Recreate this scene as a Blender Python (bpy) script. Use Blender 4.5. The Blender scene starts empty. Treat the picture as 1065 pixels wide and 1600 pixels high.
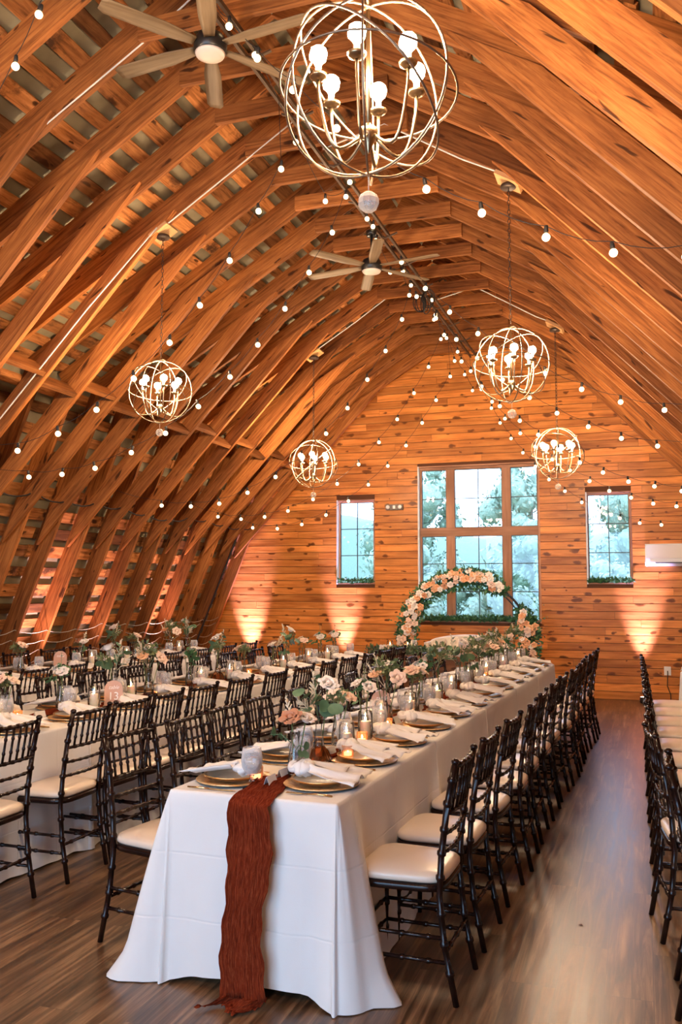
import bpy, math, random
from mathutils import Vector, Matrix, noise
PI = math.pi
sc = bpy.context.scene
col = sc.collection
R = random.Random(7)

# ------------------------------------------------------------------ camera, world, sun, exposure
cam_d = bpy.data.cameras.new('camera'); cam = bpy.data.objects.new('camera', cam_d); col.objects.link(cam)
cam_d.sensor_fit = 'VERTICAL'; cam_d.sensor_height = 36.0; cam_d.lens = 1380 / 1600 * 36.0
cam_d.clip_start = 0.05; cam_d.clip_end = 400
PITCH = math.atan(115 / 1380); YAW = math.atan(470.5 * math.cos(PITCH) / 1380)
cam.location = (0, 0, 1.6); cam.rotation_euler = (PI / 2 + PITCH, 0, YAW)
sc.camera = cam
sc.view_settings.view_transform = 'Standard'; sc.view_settings.look = 'None'
sc.view_settings.exposure = 0.0; sc.view_settings.gamma = 1.0; sc.view_settings.use_curve_mapping = False

LAMP_R = 900         # radiance of a chandelier bulb
UP_W = 640            # one uplight
WARM = (1.0, 0.70, 0.43)
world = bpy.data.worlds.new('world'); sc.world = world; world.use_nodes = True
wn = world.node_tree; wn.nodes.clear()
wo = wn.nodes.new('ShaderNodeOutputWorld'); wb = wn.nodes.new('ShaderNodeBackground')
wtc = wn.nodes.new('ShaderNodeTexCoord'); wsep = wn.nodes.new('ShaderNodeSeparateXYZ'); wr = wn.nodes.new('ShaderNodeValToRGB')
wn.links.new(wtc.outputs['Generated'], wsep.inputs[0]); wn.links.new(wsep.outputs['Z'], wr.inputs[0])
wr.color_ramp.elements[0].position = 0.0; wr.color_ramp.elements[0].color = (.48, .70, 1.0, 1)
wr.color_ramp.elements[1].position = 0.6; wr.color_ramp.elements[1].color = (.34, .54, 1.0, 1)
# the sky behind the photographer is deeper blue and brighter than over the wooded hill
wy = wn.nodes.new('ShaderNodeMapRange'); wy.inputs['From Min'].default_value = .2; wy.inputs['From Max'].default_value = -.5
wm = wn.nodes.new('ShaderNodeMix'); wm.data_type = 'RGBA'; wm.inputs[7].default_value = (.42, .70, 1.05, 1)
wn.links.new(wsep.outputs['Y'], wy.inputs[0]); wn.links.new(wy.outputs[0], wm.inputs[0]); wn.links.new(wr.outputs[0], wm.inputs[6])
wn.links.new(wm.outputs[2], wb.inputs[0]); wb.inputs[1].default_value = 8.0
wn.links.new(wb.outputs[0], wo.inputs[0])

def portal(loc, rot, sx, sy):
    d = bpy.data.lights.new('daylight_portal', 'AREA'); d.shape = 'RECTANGLE'; d.size = sx; d.size_y = sy
    d.cycles.is_portal = True
    o = bpy.data.objects.new('daylight_portal', d); o.location = loc; o.rotation_euler = rot; col.objects.link(o)
portal((-2.33, 13.6, 2.22), (-PI / 2, 0, 0), 1.9, 2.5)
portal((-4.24, 13.6, 2.3), (-PI / 2, 0, 0), .7, 1.4)
portal((-0.44, 13.6, 2.3), (-PI / 2, 0, 0), .7, 1.4)
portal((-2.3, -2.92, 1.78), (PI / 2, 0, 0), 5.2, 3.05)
cy = sc.cycles
cy.max_bounces = 8; cy.diffuse_bounces = 4; cy.glossy_bounces = 3; cy.transmission_bounces = 5; cy.transparent_max_bounces = 16
cy.sample_clamp_indirect = 4.0; cy.caustics_reflective = False; cy.caustics_refractive = False

# ------------------------------------------------------------------ room numbers
XC = -2.3; RIDGE = 5.5; SL = 0.6
KX = 3.12; KZ = RIDGE - SL * KX         # outer knee, measured from the centre line
FX = 4.63                               # foot of the lower rafter from the centre line
WALL_Y = 13.2
TR_Y = [6.95 + .545 * k for k in range(-11, 12)]

# ------------------------------------------------------------------ mesh builder
class MB:
    def __init__(s): s.v = []; s.f = []; s.uv = []; s.sm = []; s.mi = []; s.tone = []
    def add(s, vs, fs, uvs=None, smooth=False, mi=0, tone=0.5):
        b = len(s.v); s.v.extend([tuple(v) for v in vs])
        for i, f in enumerate(fs):
            s.f.append([b + k for k in f]); s.sm.append(smooth); s.mi.append(mi); s.tone.append(tone)
            s.uv.append(uvs[i] if uvs else [(0, 0)] * len(f))
    def box(s, c, size, rz=0, mi=0, tone=.5, axis=0):
        x, y, z = size[0] / 2, size[1] / 2, size[2] / 2
        m = Matrix.Rotation(rz, 3, 'Z'); c = Vector(c)
        vs = [c + m @ Vector((a * x, b * y, d * z)) for a in (-1, 1) for b in (-1, 1) for d in (-1, 1)]
        fs = [(0, 1, 3, 2), (4, 6, 7, 5), (0, 4, 5, 1), (2, 3, 7, 6), (0, 2, 6, 4), (1, 5, 7, 3)]
        o1, o2 = R.random() * 37, R.random() * 31
        uvs = []
        for f in fs:
            l = []
            for k in f:
                p = ((k >> 2 & 1) * size[0], (k >> 1 & 1) * size[1], (k & 1) * size[2])
                a = p[axis]; b = sum(p) - a
                l.append((a + o1, b + o2))
            uvs.append(l)
        s.add(vs, fs, uvs, False, mi, tone)
    def beam(s, p0, p1, w, h, side, mi=0, tone=.5, cut0=None, cut1=None):
        """board from p0 to p1; w across 'side', h across the third direction; centre line p0-p1.
        cut0/cut1 shift the two long edges of an end along the length for a mitred end"""
        p0 = Vector(p0); p1 = Vector(p1); d = (p1 - p0); L = d.length; d.normalize()
        sd = Vector(side).normalized(); up = d.cross(sd).normalized()
        vs = []
        for e, (p, cut) in enumerate(((p0, cut0 or 0), (p1, cut1 or 0))):
            for a in (-1, 1):
                for b in (-1, 1):
                    vs.append(p + sd * a * w / 2 + up * b * h / 2 + d * cut * b)
        fs = [(0, 1, 3, 2), (4, 6, 7, 5), (0, 4, 5, 1), (2, 3, 7, 6), (0, 2, 6, 4), (1, 5, 7, 3)]
        o1, o2 = R.random() * 37, R.random() * 31
        uvs = []
        for f in fs:
            uvs.append([((k >> 2 & 1) * L + o1, (k >> 1 & 1) * w + (k & 1) * h + o2) for k in f])
        s.add(vs, fs, uvs, False, mi, tone)
    def tube(s, pts, rad, seg=8, closed=False, mi=0, cap=True, smooth=True, tone=.5):
        pts = [Vector(p) for p in pts]; n = len(pts)
        rads = rad if isinstance(rad, (list, tuple)) else [rad] * n
        vs = []; ref = None; u = 0; us = []
        for i in range(n):
            if closed: t = pts[(i + 1) % n] - pts[i - 1]
            else: t = pts[min(i + 1, n - 1)] - pts[max(i - 1, 0)]
            if t.length < 1e-9: t = Vector((0, 0, 1))
            t.normalize()
            if ref is None: ref = t.orthogonal().normalized()
            ref = (ref - t * ref.dot(t))
            if ref.length < 1e-6: ref = t.orthogonal()
            ref.normalize(); b = t.cross(ref)
            for k in range(seg):
                a = 2 * PI * k / seg
                vs.append(pts[i] + (ref * math.cos(a) + b * math.sin(a)) * rads[i])
            us.append(u); u += (pts[(i + 1) % n] - pts[i]).length
        fs = []; uvs = []
        m = n if closed else n - 1
        for i in range(m):
            j = (i + 1) % n; uj = us[j] if j else u
            for k in range(seg):
                k2 = (k + 1) % seg
                fs.append((i * seg + k, i * seg + k2, j * seg + k2, j * seg + k))
                uvs.append([(us[i], k / seg * .1), (us[i], (k + 1) / seg * .1), (uj, (k + 1) / seg * .1), (uj, k / seg * .1)])
        if cap and not closed:
            fs.append(tuple(reversed(range(seg)))); uvs.append([(0, 0)] * seg)
            fs.append(tuple((n - 1) * seg + k for k in range(seg))); uvs.append([(0, 0)] * seg)
        s.add(vs, fs, uvs, smooth, mi, tone)
    def lathe(s, prof, seg=20, c=(0, 0, 0), mi=0, smooth=True, mat=None, tone=.5, cap=True):
        c = Vector(c); vs = []; fs = []
        for r, z in prof:
            for k in range(seg):
                a = 2 * PI * k / seg; p = Vector((r * math.cos(a), r * math.sin(a), z))
                vs.append(c + (mat @ p if mat else p))
        for i in range(len(prof) - 1):
            for k in range(seg):
                k2 = (k + 1) % seg
                fs.append((i * seg + k, i * seg + k2, (i + 1) * seg + k2, (i + 1) * seg + k))
        if cap and prof[0][0] > 1e-4: fs.append(tuple(reversed(range(seg))))
        if cap and prof[-1][0] > 1e-4: fs.append(tuple((len(prof) - 1) * seg + k for k in range(seg)))
        s.add(vs, fs, None, smooth, mi, tone)
    def grid(s, fn, nu, nv, mi=0, smooth=True, uvs=None, tone=.5):
        vs = [fn(i / nu, j / nv) for i in range(nu + 1) for j in range(nv + 1)]
        fs = []; uu = []
        for i in range(nu):
            for j in range(nv):
                a = i * (nv + 1) + j
                fs.append((a, a + nv + 1, a + nv + 2, a + 1))
                sx, sy = uvs or (1, 1)
                uu.append([(i / nu * sx, j / nv * sy), ((i + 1) / nu * sx, j / nv * sy), ((i + 1) / nu * sx, (j + 1) / nv * sy), (i / nu * sx, (j + 1) / nv * sy)])
        s.add(vs, fs, uu, smooth, mi, tone)
    def ball(s, c, r, seg=12, rings=8, sc_=(1, 1, 1), mi=0, tone=.5):
        c = Vector(c)
        prof = [(max(1e-5, math.sin(PI * i / rings)) * r, -math.cos(PI * i / rings) * r) for i in range(rings + 1)]
        s.lathe(prof, seg, c, mi, True, Matrix.Diagonal(sc_), tone)
    def mesh(s, name, mats):
        me = bpy.data.meshes.new(name); me.from_pydata(s.v, [], s.f); me.update()
        uvl = me.uv_layers.new(name='UVMap')
        flat = [c for f in s.uv for u in f for c in u]; uvl.data.foreach_set('uv', flat)
        me.polygons.foreach_set('use_smooth', s.sm); me.polygons.foreach_set('material_index', s.mi)
        at = me.attributes.new('tone', 'FLOAT', 'FACE'); at.data.foreach_set('value', s.tone)
        for m in (mats if isinstance(mats, (list, tuple)) else [mats]): me.materials.append(m)
        return me
    def build(s, name, mats, parent=None, loc=None, rz=0):
        o = bpy.data.objects.new(name, s.mesh(name, mats)); col.objects.link(o)
        if parent is not None: o.parent = parent
        if loc is not None: o.location = loc; o.rotation_euler = (0, 0, rz)
        return o

def tag(o, label=None, cat=None, group=None, kind=None):
    if label: o['label'] = label
    if cat: o['category'] = cat
    if group: o['group'] = group
    if kind: o['kind'] = kind
    return o
def thing(name, label, cat, loc=(0, 0, 0), rz=0, group=None, kind=None):
    o = bpy.data.objects.new(name, None); col.objects.link(o)
    o.empty_display_size = .05; o.location = loc; o.rotation_euler = (0, 0, rz)
    return tag(o, label, cat, group, kind)
KIDS = {}
def kids(o):
    return [c for c in col.objects if c.parent == o]
def tree(o):
    return (o, [tree(c) for c in kids(o)])
def dup_tree(t, parent=None):
    c = t[0].copy(); col.objects.link(c)
    if parent is not None: c.parent = parent
    for k in t[1]: dup_tree(k, c)
    return c
class Proto:
    """first placement uses the object itself, later ones are copies with copied parts"""
    def __init__(s, o): s.o = o; s.t = tree(o); s.used = False
    def place(s, loc, rz=0, label=None, group=None, scale=None, rx=0, ry=0):
        o = s.o if not s.used else dup_tree(s.t)
        if not s.used: s.used = True
        o.location = loc; o.rotation_euler = (rx, ry, rz)
        if scale: o.scale = (scale,) * 3 if not isinstance(scale, tuple) else scale
        else: o.scale = (1, 1, 1)
        if label: o['label'] = label
        if group: o['group'] = group
        return o
ORD = ['first', 'second', 'third', 'fourth', 'fifth', 'sixth', 'seventh', 'eighth', 'ninth', 'tenth', 'eleventh', 'twelfth', 'thirteenth',
       'fourteenth', 'fifteenth', 'sixteenth', 'seventeenth', 'eighteenth', 'nineteenth', 'twentieth', 'twenty-first', 'twenty-second', 'twenty-third', 'twenty-fourth', 'twenty-fifth']

# ------------------------------------------------------------------ materials
def mat(name): 
    m = bpy.data.materials.new(name); m.use_nodes = True; nt = m.node_tree
    return m, nt, nt.nodes['Principled BSDF'], nt.nodes, nt.links
def simple(name, c, rough=.5, metal=0, spec=.5, **k):
    m, nt, b, N, L = mat(name)
    b.inputs['Base Color'].default_value = (*c, 1); b.inputs['Roughness'].default_value = rough
    b.inputs['Metallic'].default_value = metal; b.inputs['Specular IOR Level'].default_value = spec
    for a, v in k.items(): b.inputs[a.replace('_', ' ')].default_value = v
    return m
def nn(N, t, **k):
    n = N.new(t)
    for a, v in k.items():
        if a.startswith('i_'): n.inputs[a[2:].replace('_', ' ')].default_value = v
        else: setattr(n, a, v)
    return n
def ramp(N, stops, interp='LINEAR'):
    r = N.new('ShaderNodeValToRGB'); cr = r.color_ramp; cr.interpolation = interp
    cr.elements[0].position = stops[0][0]; cr.elements[0].color = (*stops[0][1], 1)
    cr.elements[1].position = stops[-1][0]; cr.elements[1].color = (*stops[-1][1], 1)
    for p, c in stops[1:-1]:
        e = cr.elements.new(p); e.color = (*c, 1)
    return r
def mix(N, L, t, a, b, fac, fa=None):
    m = N.new('ShaderNodeMix'); m.data_type = 'RGBA'; m.blend_type = t
    for i, v in ((6, a), (7, b)):
        if isinstance(v, tuple): m.inputs[i].default_value = (*v, 1)
        else: L.new(v, m.inputs[i])
    if isinstance(fac, (int, float)): m.inputs[0].default_value = fac
    else: L.new(fac, m.inputs[0])
    return m.outputs[2]
def wood(name, light, mid, dark, rough=.6, grain=(1.2, 22), knots=0.0, knotscale=(1.5, 7), bump=.15, toneamt=.5, objrand=True, stain=None):
    m, nt, b, N, L = mat(name)
    uv = nn(N, 'ShaderNodeUVMap'); oi = N.new('ShaderNodeObjectInfo')
    off = N.new('ShaderNodeCombineXYZ'); mm = nn(N, 'ShaderNodeMath', operation='MULTIPLY'); mm.inputs[1].default_value = 53.0
    L.new(oi.outputs['Random'], mm.inputs[0]); L.new(mm.outputs[0], off.inputs[0]); L.new(mm.outputs[0], off.inputs[1])
    ad = nn(N, 'ShaderNodeVectorMath', operation='ADD'); L.new(uv.outputs[0], ad.inputs[0]); L.new(off.outputs[0], ad.inputs[1])
    mp = N.new('ShaderNodeMapping'); mp.inputs['Scale'].default_value = (grain[0], grain[1], 1); L.new(ad.outputs[0], mp.inputs[0])
    n1 = nn(N, 'ShaderNodeTexNoise', i_Scale=1.0, i_Detail=5.0, i_Roughness=.65, i_Distortion=.6); L.new(mp.outputs[0], n1.inputs[0])
    r1 = ramp(N, [(.3, dark), (.5, mid), (.72, light)]); L.new(n1.outputs[0], r1.inputs[0])
    c = r1.outputs[0]
    # board tone from face attribute
    at = nn(N, 'ShaderNodeAttribute', attribute_name='tone')
    tr = ramp(N, [(0, (1 - toneamt,) * 3), (1, (1 + toneamt * .6,) * 3)]); L.new(at.outputs['Fac'], tr.inputs[0])
    c = mix(N, L, 'MULTIPLY', c, tr.outputs[0], 1.0)
    if objrand:
        rr = ramp(N, [(0, (.74, .72, .70)), (1, (1.12, 1.12, 1.12))]); L.new(oi.outputs['Random'], rr.inputs[0])
        c = mix(N, L, 'MULTIPLY', c, rr.outputs[0], 1.0)
    n2 = nn(N, 'ShaderNodeTexNoise', i_Scale=1.3, i_Detail=3.0)
    mp2 = N.new('ShaderNodeMapping'); mp2.inputs['Scale'].default_value = (1, 2.5, 1); L.new(ad.outputs[0], mp2.inputs[0]); L.new(mp2.outputs[0], n2.inputs[0])
    rb = ramp(N, [(.3, (.58, .54, .50)), (.62, (1.12, 1.12, 1.12))]); L.new(n2.outputs[0], rb.inputs[0])
    c = mix(N, L, 'MULTIPLY', c, rb.outputs[0], .8)
    if knots > 0:
        wv = nn(N, 'ShaderNodeTexNoise', i_Scale=9.0); L.new(ad.outputs[0], wv.inputs[0])
        wa = nn(N, 'ShaderNodeVectorMath', operation='MULTIPLY_ADD'); L.new(wv.outputs['Color'], wa.inputs[0]); wa.inputs[1].default_value = (.16, .05, 0); L.new(ad.outputs[0], wa.inputs[2])
        mk = N.new('ShaderNodeMapping'); mk.inputs['Scale'].default_value = (knotscale[0], knotscale[1], 1); L.new(wa.outputs[0], mk.inputs[0])
        vo = nn(N, 'ShaderNodeTexVoronoi', i_Scale=1.0, voronoi_dimensions='2D'); L.new(mk.outputs[0], vo.inputs[0])
        sx0 = N.new('ShaderNodeSeparateColor'); L.new(vo.outputs['Color'], sx0.inputs[0])
        dv = nn(N, 'ShaderNodeMath', operation='DIVIDE'); md = nn(N, 'ShaderNodeMath', operation='MULTIPLY_ADD'); L.new(sx0.outputs[1], md.inputs[0]); md.inputs[1].default_value = 1.3; md.inputs[2].default_value = .35
        L.new(vo.outputs['Distance'], dv.inputs[0]); L.new(md.outputs[0], dv.inputs[1])
        kr = ramp(N, [(0.0, (1, 1, 1)), (knots * .6, (.85, .85, .85)), (knots * .95, (0, 0, 0))]); L.new(dv.outputs[0], kr.inputs[0])
        # only some cells carry a knot
        sx = N.new('ShaderNodeSeparateColor'); L.new(vo.outputs['Color'], sx.inputs[0])
        gt = nn(N, 'ShaderNodeMath', operation='GREATER_THAN'); gt.inputs[1].default_value = .5; L.new(sx.outputs[0], gt.inputs[0])
        mu = nn(N, 'ShaderNodeMath', operation='MULTIPLY'); L.new(kr.outputs[0], mu.inputs[0]); L.new(gt.outputs[0], mu.inputs[1])
        c = mix(N, L, 'MIX', c, tuple(x * .35 for x in dark), mu.outputs[0])
    if stain:
        n3 = nn(N, 'ShaderNodeTexNoise', i_Scale=2.2, i_Detail=6.0, i_Roughness=.7); L.new(ad.outputs[0], n3.inputs[0])
        r3 = ramp(N, [(.56, (0, 0, 0)), (.66, (1, 1, 1))]); L.new(n3.outputs[0], r3.inputs[0])
        c = mix(N, L, 'MIX', c, stain, r3.outputs[0])
    L.new(c, b.inputs['Base Color']); b.inputs['Roughness'].default_value = rough; b.inputs['Specular IOR Level'].default_value = .22
    bp = nn(N, 'ShaderNodeBump', i_Strength=bump, i_Distance=.004); L.new(n1.outputs[0], bp.inputs['Height']); L.new(bp.outputs[0], b.inputs['Normal'])
    return m
M = {}
M['rafter'] = wood('rafter_timber', (.56, .218, .058), (.37, .128, .031), (.155, .046, .011), .66, (2.6, 44), .115, (2.0, 8), .45, .55)
M['sheath'] = wood('sheathing_board', (.54, .24, .085), (.36, .14, .042), (.12, .04, .012), .75, (2.6, 26), .15, (2.4, 6), .3, .75, False, stain=(.07, .028, .012))
M['pine'] = wood('knotty_pine_board', (.84, .35, .088), (.74, .265, .056), (.44, .13, .022), .36, (1.3, 22), .18, (3.4, 7.0), .1, .28, False)
M['winframe'] = wood('window_casing_wood', (.66, .36, .22), (.58, .30, .18), (.42, .20, .11), .5, (1.2, 24), 0, bump=.05)
M['rust_wood'] = wood('head_table_wood', (.42, .20, .09), (.32, .14, .06), (.2, .08, .03), .5, (1.2, 20), .1)
M['block'] = wood('mount_block_wood', (.78, .46, .22), (.68, .38, .16), (.5, .24, .1), .6, (2, 30), 0)

def mk_shell():
    m, nt, b, N, L = mat('roof_underlay')
    tc = nn(N, 'ShaderNodeTexCoord'); n = nn(N, 'ShaderNodeTexNoise', i_Scale=3.0, i_Detail=5.0); L.new(tc.outputs['Object'], n.inputs[0])
    r = ramp(N, [(.3, (.15, .125, .075)), (.7, (.27, .235, .15))]); L.new(n.outputs[0], r.inputs[0]); L.new(r.outputs[0], b.inputs['Base Color'])
    b.inputs['Roughness'].default_value = .7
    return m
M['shell'] = mk_shell()
def mk_floor():
    m, nt, b, N, L = mat('vinyl_plank_floor')
    tc = nn(N, 'ShaderNodeTexCoord'); mp = N.new('ShaderNodeMapping'); mp.inputs['Rotation'].default_value = (0, 0, PI / 2)
    L.new(tc.outputs['Object'], mp.inputs[0])
    br = nn(N, 'ShaderNodeTexBrick', i_Scale=1.0, i_Mortar_Size=.0012, i_Brick_Width=1.25, i_Row_Height=.185, offset=.37)
    br.inputs['Color1'].default_value = (.0, 0, 0, 1); br.inputs['Color2'].default_value = (1, 1, 1, 1); br.inputs['Mortar'].default_value = (.35, .35, .35, 1)
    br.inputs['Mortar Smooth'].default_value = .3
    L.new(mp.outputs[0], br.inputs[0])
    offm = nn(N, 'ShaderNodeVectorMath', operation='MULTIPLY_ADD'); L.new(br.outputs['Color'], offm.inputs[0]); offm.inputs[1].default_value = (7, 3, 0); L.new(tc.outputs['Object'], offm.inputs[2])
    m2 = N.new('ShaderNodeMapping'); m2.inputs['Scale'].default_value = (22, 1.1, 1); L.new(offm.outputs[0], m2.inputs[0])
    n1 = nn(N, 'ShaderNodeTexNoise', i_Scale=1.0, i_Detail=7.0, i_Roughness=.7, i_Distortion=.8); L.new(m2.outputs[0], n1.inputs[0])
    r1 = ramp(N, [(.32, (.034, .017, .009)), (.5, (.145, .080, .040)), (.70, (.36, .225, .125))]); L.new(n1.outputs[0], r1.inputs[0])
    m3 = N.new('ShaderNodeMapping'); m3.inputs['Scale'].default_value = (5, .8, 1); L.new(offm.outputs[0], m3.inputs[0])
    n2 = nn(N, 'ShaderNodeTexNoise', i_Scale=1.0, i_Detail=3.0, i_Distortion=1.5); L.new(m3.outputs[0], n2.inputs[0])
    r2 = ramp(N, [(.35, (.55, .52, .50)), (.62, (1.25, 1.2, 1.15))]); L.new(n2.outputs[0], r2.inputs[0])
    c = mix(N, L, 'MULTIPLY', r1.outputs[0], r2.outputs[0], .85)
    r3 = ramp(N, [(0, (.86, .86, .86)), (1, (1.12, 1.12, 1.12))]); L.new(br.outputs['Color'], r3.inputs[0])
    c = mix(N, L, 'MULTIPLY', c, r3.outputs[0], 1)
    c = mix(N, L, 'MIX', c, (.06, .04, .03), br.outputs['Fac'])
    L.new(c, b.inputs['Base Color'])
    b.inputs['Specular IOR Level'].default_value = .62; rr = ramp(N, [(.3, (.30,) * 3), (.7, (.38,) * 3)]); L.new(n1.outputs[0], rr.inputs[0]); L.new(rr.outputs[0], b.inputs['Roughness'])
    bp = nn(N, 'ShaderNodeBump', i_Strength=.05, i_Distance=.001); L.new(n1.outputs[0], bp.inputs['Height']); L.new(bp.outputs[0], b.inputs['Normal'])
    return m
M['floor'] = mk_floor()
def mk_cloth(name, c, rough=.85, scale=900, bump=.25, sheen=.2, crease=False):
    m, nt, b, N, L = mat(name)
    tc = nn(N, 'ShaderNodeTexCoord')
    w = nn(N, 'ShaderNodeTexNoise', i_Scale=float(scale) * .25, i_Detail=2.0); L.new(tc.outputs['Object'], w.inputs[0])
    n = nn(N, 'ShaderNodeTexNoise', i_Scale=3.0, i_Detail=3.0); L.new(tc.outputs['Object'], n.inputs[0])
    r = ramp(N, [(.3, tuple(x * .93 for x in c)), (.7, c)]); L.new(n.outputs[0], r.inputs[0]); L.new(r.outputs[0], b.inputs['Base Color'])
    b.inputs['Roughness'].default_value = rough; b.inputs['Sheen Weight'].default_value = sheen
    bp = nn(N, 'ShaderNodeBump', i_Strength=bump, i_Distance=.001); L.new(w.outputs[0], bp.inputs['Height'])
    if crease:      # pressed fold lines of a cloth that came folded
        sp = N.new('ShaderNodeSeparateXYZ'); L.new(tc.outputs['Object'], sp.inputs[0]); hs = []
        for ax, per in (('Z', .128), ('Y', .152), ('X', .19)):
            pg = nn(N, 'ShaderNodeMath', operation='PINGPONG'); pg.inputs[1].default_value = per; L.new(sp.outputs[ax], pg.inputs[0])
            rp = nn(N, 'ShaderNodeMapRange', interpolation_type='SMOOTHSTEP'); rp.inputs['From Min'].default_value = 0; rp.inputs['From Max'].default_value = .007; L.new(pg.outputs[0], rp.inputs[0]); hs.append(rp.outputs[0])
        a1 = nn(N, 'ShaderNodeMath', operation='ADD'); L.new(hs[0], a1.inputs[0]); L.new(hs[1], a1.inputs[1]); a2 = nn(N, 'ShaderNodeMath', operation='ADD'); L.new(a1.outputs[0], a2.inputs[0]); L.new(hs[2], a2.inputs[1])
        b2 = nn(N, 'ShaderNodeBump', i_Strength=.5, i_Distance=.002); L.new(a2.outputs[0], b2.inputs['Height']); L.new(bp.outputs[0], b2.inputs['Normal']); bp = b2
    L.new(bp.outputs[0], b.inputs['Normal'])
    return m
M['cloth'] = mk_cloth('ivory_polyester_cloth', (.84, .82, .79), crease=True)
M['napkin'] = mk_cloth('white_napkin_cloth', (.86, .82, .78))
def mk_gauze():
    m, nt, b, N, L = mat('rust_gauze')
    uv = nn(N, 'ShaderNodeUVMap'); mp = N.new('ShaderNodeMapping'); mp.inputs['Scale'].default_value = (14, 42, 1); L.new(uv.outputs[0], mp.inputs[0])
    n = nn(N, 'ShaderNodeTexNoise', i_Scale=1.0, i_Detail=6.0, i_Roughness=.75, i_Distortion=.5); L.new(mp.outputs[0], n.inputs[0])
    r = ramp(N, [(.3, (.10, .011, .004)), (.5, (.28, .038, .011)), (.72, (.58, .12, .042))]); L.new(n.outputs[0], r.inputs[0])
    L.new(r.outputs[0], b.inputs['Base Color']); b.inputs['Roughness'].default_value = .95; b.inputs['Specular IOR Level'].default_value = .1
    bp = nn(N, 'ShaderNodeBump', i_Strength=1.0, i_Distance=.014); L.new(n.outputs[0], bp.inputs['Height']); L.new(bp.outputs[0], b.inputs['Normal'])
    return m
M['gauze'] = mk_gauze()
def mk_mahog():
    m, nt, b, N, L = mat('mahogany_lacquer')
    tc = nn(N, 'ShaderNodeTexCoord'); mp = N.new('ShaderNodeMapping'); mp.inputs['Scale'].default_value = (25, 25, 4); L.new(tc.outputs['Object'], mp.inputs[0])
    n = nn(N, 'ShaderNodeTexNoise', i_Scale=2.0, i_Detail=4.0); L.new(mp.outputs[0], n.inputs[0])
    r = ramp(N, [(.3, (.006, .0028, .0022)), (.7, (.020, .0065, .0045))]); L.new(n.outputs[0], r.inputs[0]); L.new(r.outputs[0], b.inputs['Base Color'])
    b.inputs['Roughness'].default_value = .22; b.inputs['Specular IOR Level'].default_value = .28; b.inputs['Coat Weight'].default_value = .05; b.inputs['Coat Roughness'].default_value = .1
    return m
M['mahog'] = mk_mahog()
M['vinyl'] = simple('ivory_vinyl', (.74, .62, .50), .32, 0, .5, Coat_Weight=.25, Coat_Roughness=.3)
M['gold'] = simple('gold_leaf', (.85, .52, .20), .3, .9)
M['brassk'] = simple('gold_cutlery', (.80, .55, .26), .22, 1)
M['plate'] = simple('cream_porcelain', (.86, .74, .58), .3)
M['darkrim'] = simple('charger_underside', (.03, .025, .02), .4)
M['bronze'] = simple('aged_champagne_metal', (.42, .30, .17), .3, 1)
M['silverleaf'] = simple('champagne_silver_metal', (.30, .21, .14), .45, .85)
M['crystal'] = None
M['blackm'] = simple('black_metal', (.02, .018, .017), .4, .3)
M['chain'] = simple('dark_bronze_chain', (.06, .04, .03), .45, .6)
M['fanmetal'] = simple('fan_black_housing', (.012, .012, .012), .35)
M['fanlight'] = simple('fan_opal_lens', (.72, .62, .55), .5)
M['fanblade'] = wood('fan_blade_wood', (.34, .24, .14), (.26, .18, .10), (.16, .10, .05), .5, (1.2, 20), 0)
M['white'] = simple('white_plastic', (.86, .84, .82), .22)
M['whitep'] = simple('white_jamb_paint', (.80, .82, .84), .5)
M['muntin'] = simple('black_muntin', (.05, .06, .06), .5)
M['wire'] = simple('white_cable', (.75, .70, .62), .5)
M['wireb'] = simple('black_cable', (.015, .013, .012), .6)
M['conduit'] = simple('dark_conduit', (.10, .06, .035), .5, .3)
M['wax'] = simple('ivory_wax', (.88, .80, .66), .5, 0, .5, Subsurface_Weight=.3)
M['card'] = simple('white_card', (.86, .84, .82), .7)
M['ink'] = simple('black_ink', (.03, .03, .03), .7)
M['letter'] = simple('white_lettering', (.95, .93, .9), .5)
M['linen'] = mk_cloth('tufted_linen', (.78, .68, .56), .9, 700, .3)
M['greyleg'] = simple('dark_sofa_leg', (.05, .03, .02), .5)
def emis(name, c, s, sampling='NONE'):
    m, nt, b, N, L = mat(name)
    b.inputs['Base Color'].default_value = (*c, 1); b.inputs['Emission Color'].default_value = (*c, 1); b.inputs['Emission Strength'].default_value = s
    m.cycles.emission_sampling = sampling
    return m
M['bulb'] = emis('lit_globe_bulb', WARM, LAMP_R, 'FRONT')
M['sbulb'] = emis('lit_string_bulb', (1, .76, .42), 5.5)
M['flame'] = emis('candle_flame', (1, .55, .20), 130, 'FRONT')
M['glowwax'] = emis('votive_glow', (1, .50, .20), 5)
M['uplens'] = emis('uplight_lens', (1, .55, .40), 6)
def mk_glass(name, tint, refl=.5, rough=.02, base=.04):
    m, nt, b, N, L = mat(name); N.remove(b); out = N['Material Output']
    t = nn(N, 'ShaderNodeBsdfTransparent'); t.inputs[0].default_value = (*tint, 1)
    g = nn(N, 'ShaderNodeBsdfGlossy'); g.inputs['Roughness'].default_value = rough; g.inputs[0].default_value = (1, 1, 1, 1)
    lw = nn(N, 'ShaderNodeLayerWeight', i_Blend=refl)
    ad = nn(N, 'ShaderNodeMath', operation='MULTIPLY_ADD', use_clamp=True); L.new(lw.outputs['Fresnel'], ad.inputs[0]); ad.inputs[1].default_value = .9; ad.inputs[2].default_value = base
    mx = nn(N, 'ShaderNodeMixShader'); L.new(ad.outputs[0], mx.inputs[0]); L.new(t.outputs[0], mx.inputs[1]); L.new(g.outputs[0], mx.inputs[2]); L.new(mx.outputs[0], out.inputs[0])
    return m
M['glass'] = mk_glass('clear_glass', (.99, .99, .99), .18, .04, .02)
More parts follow.
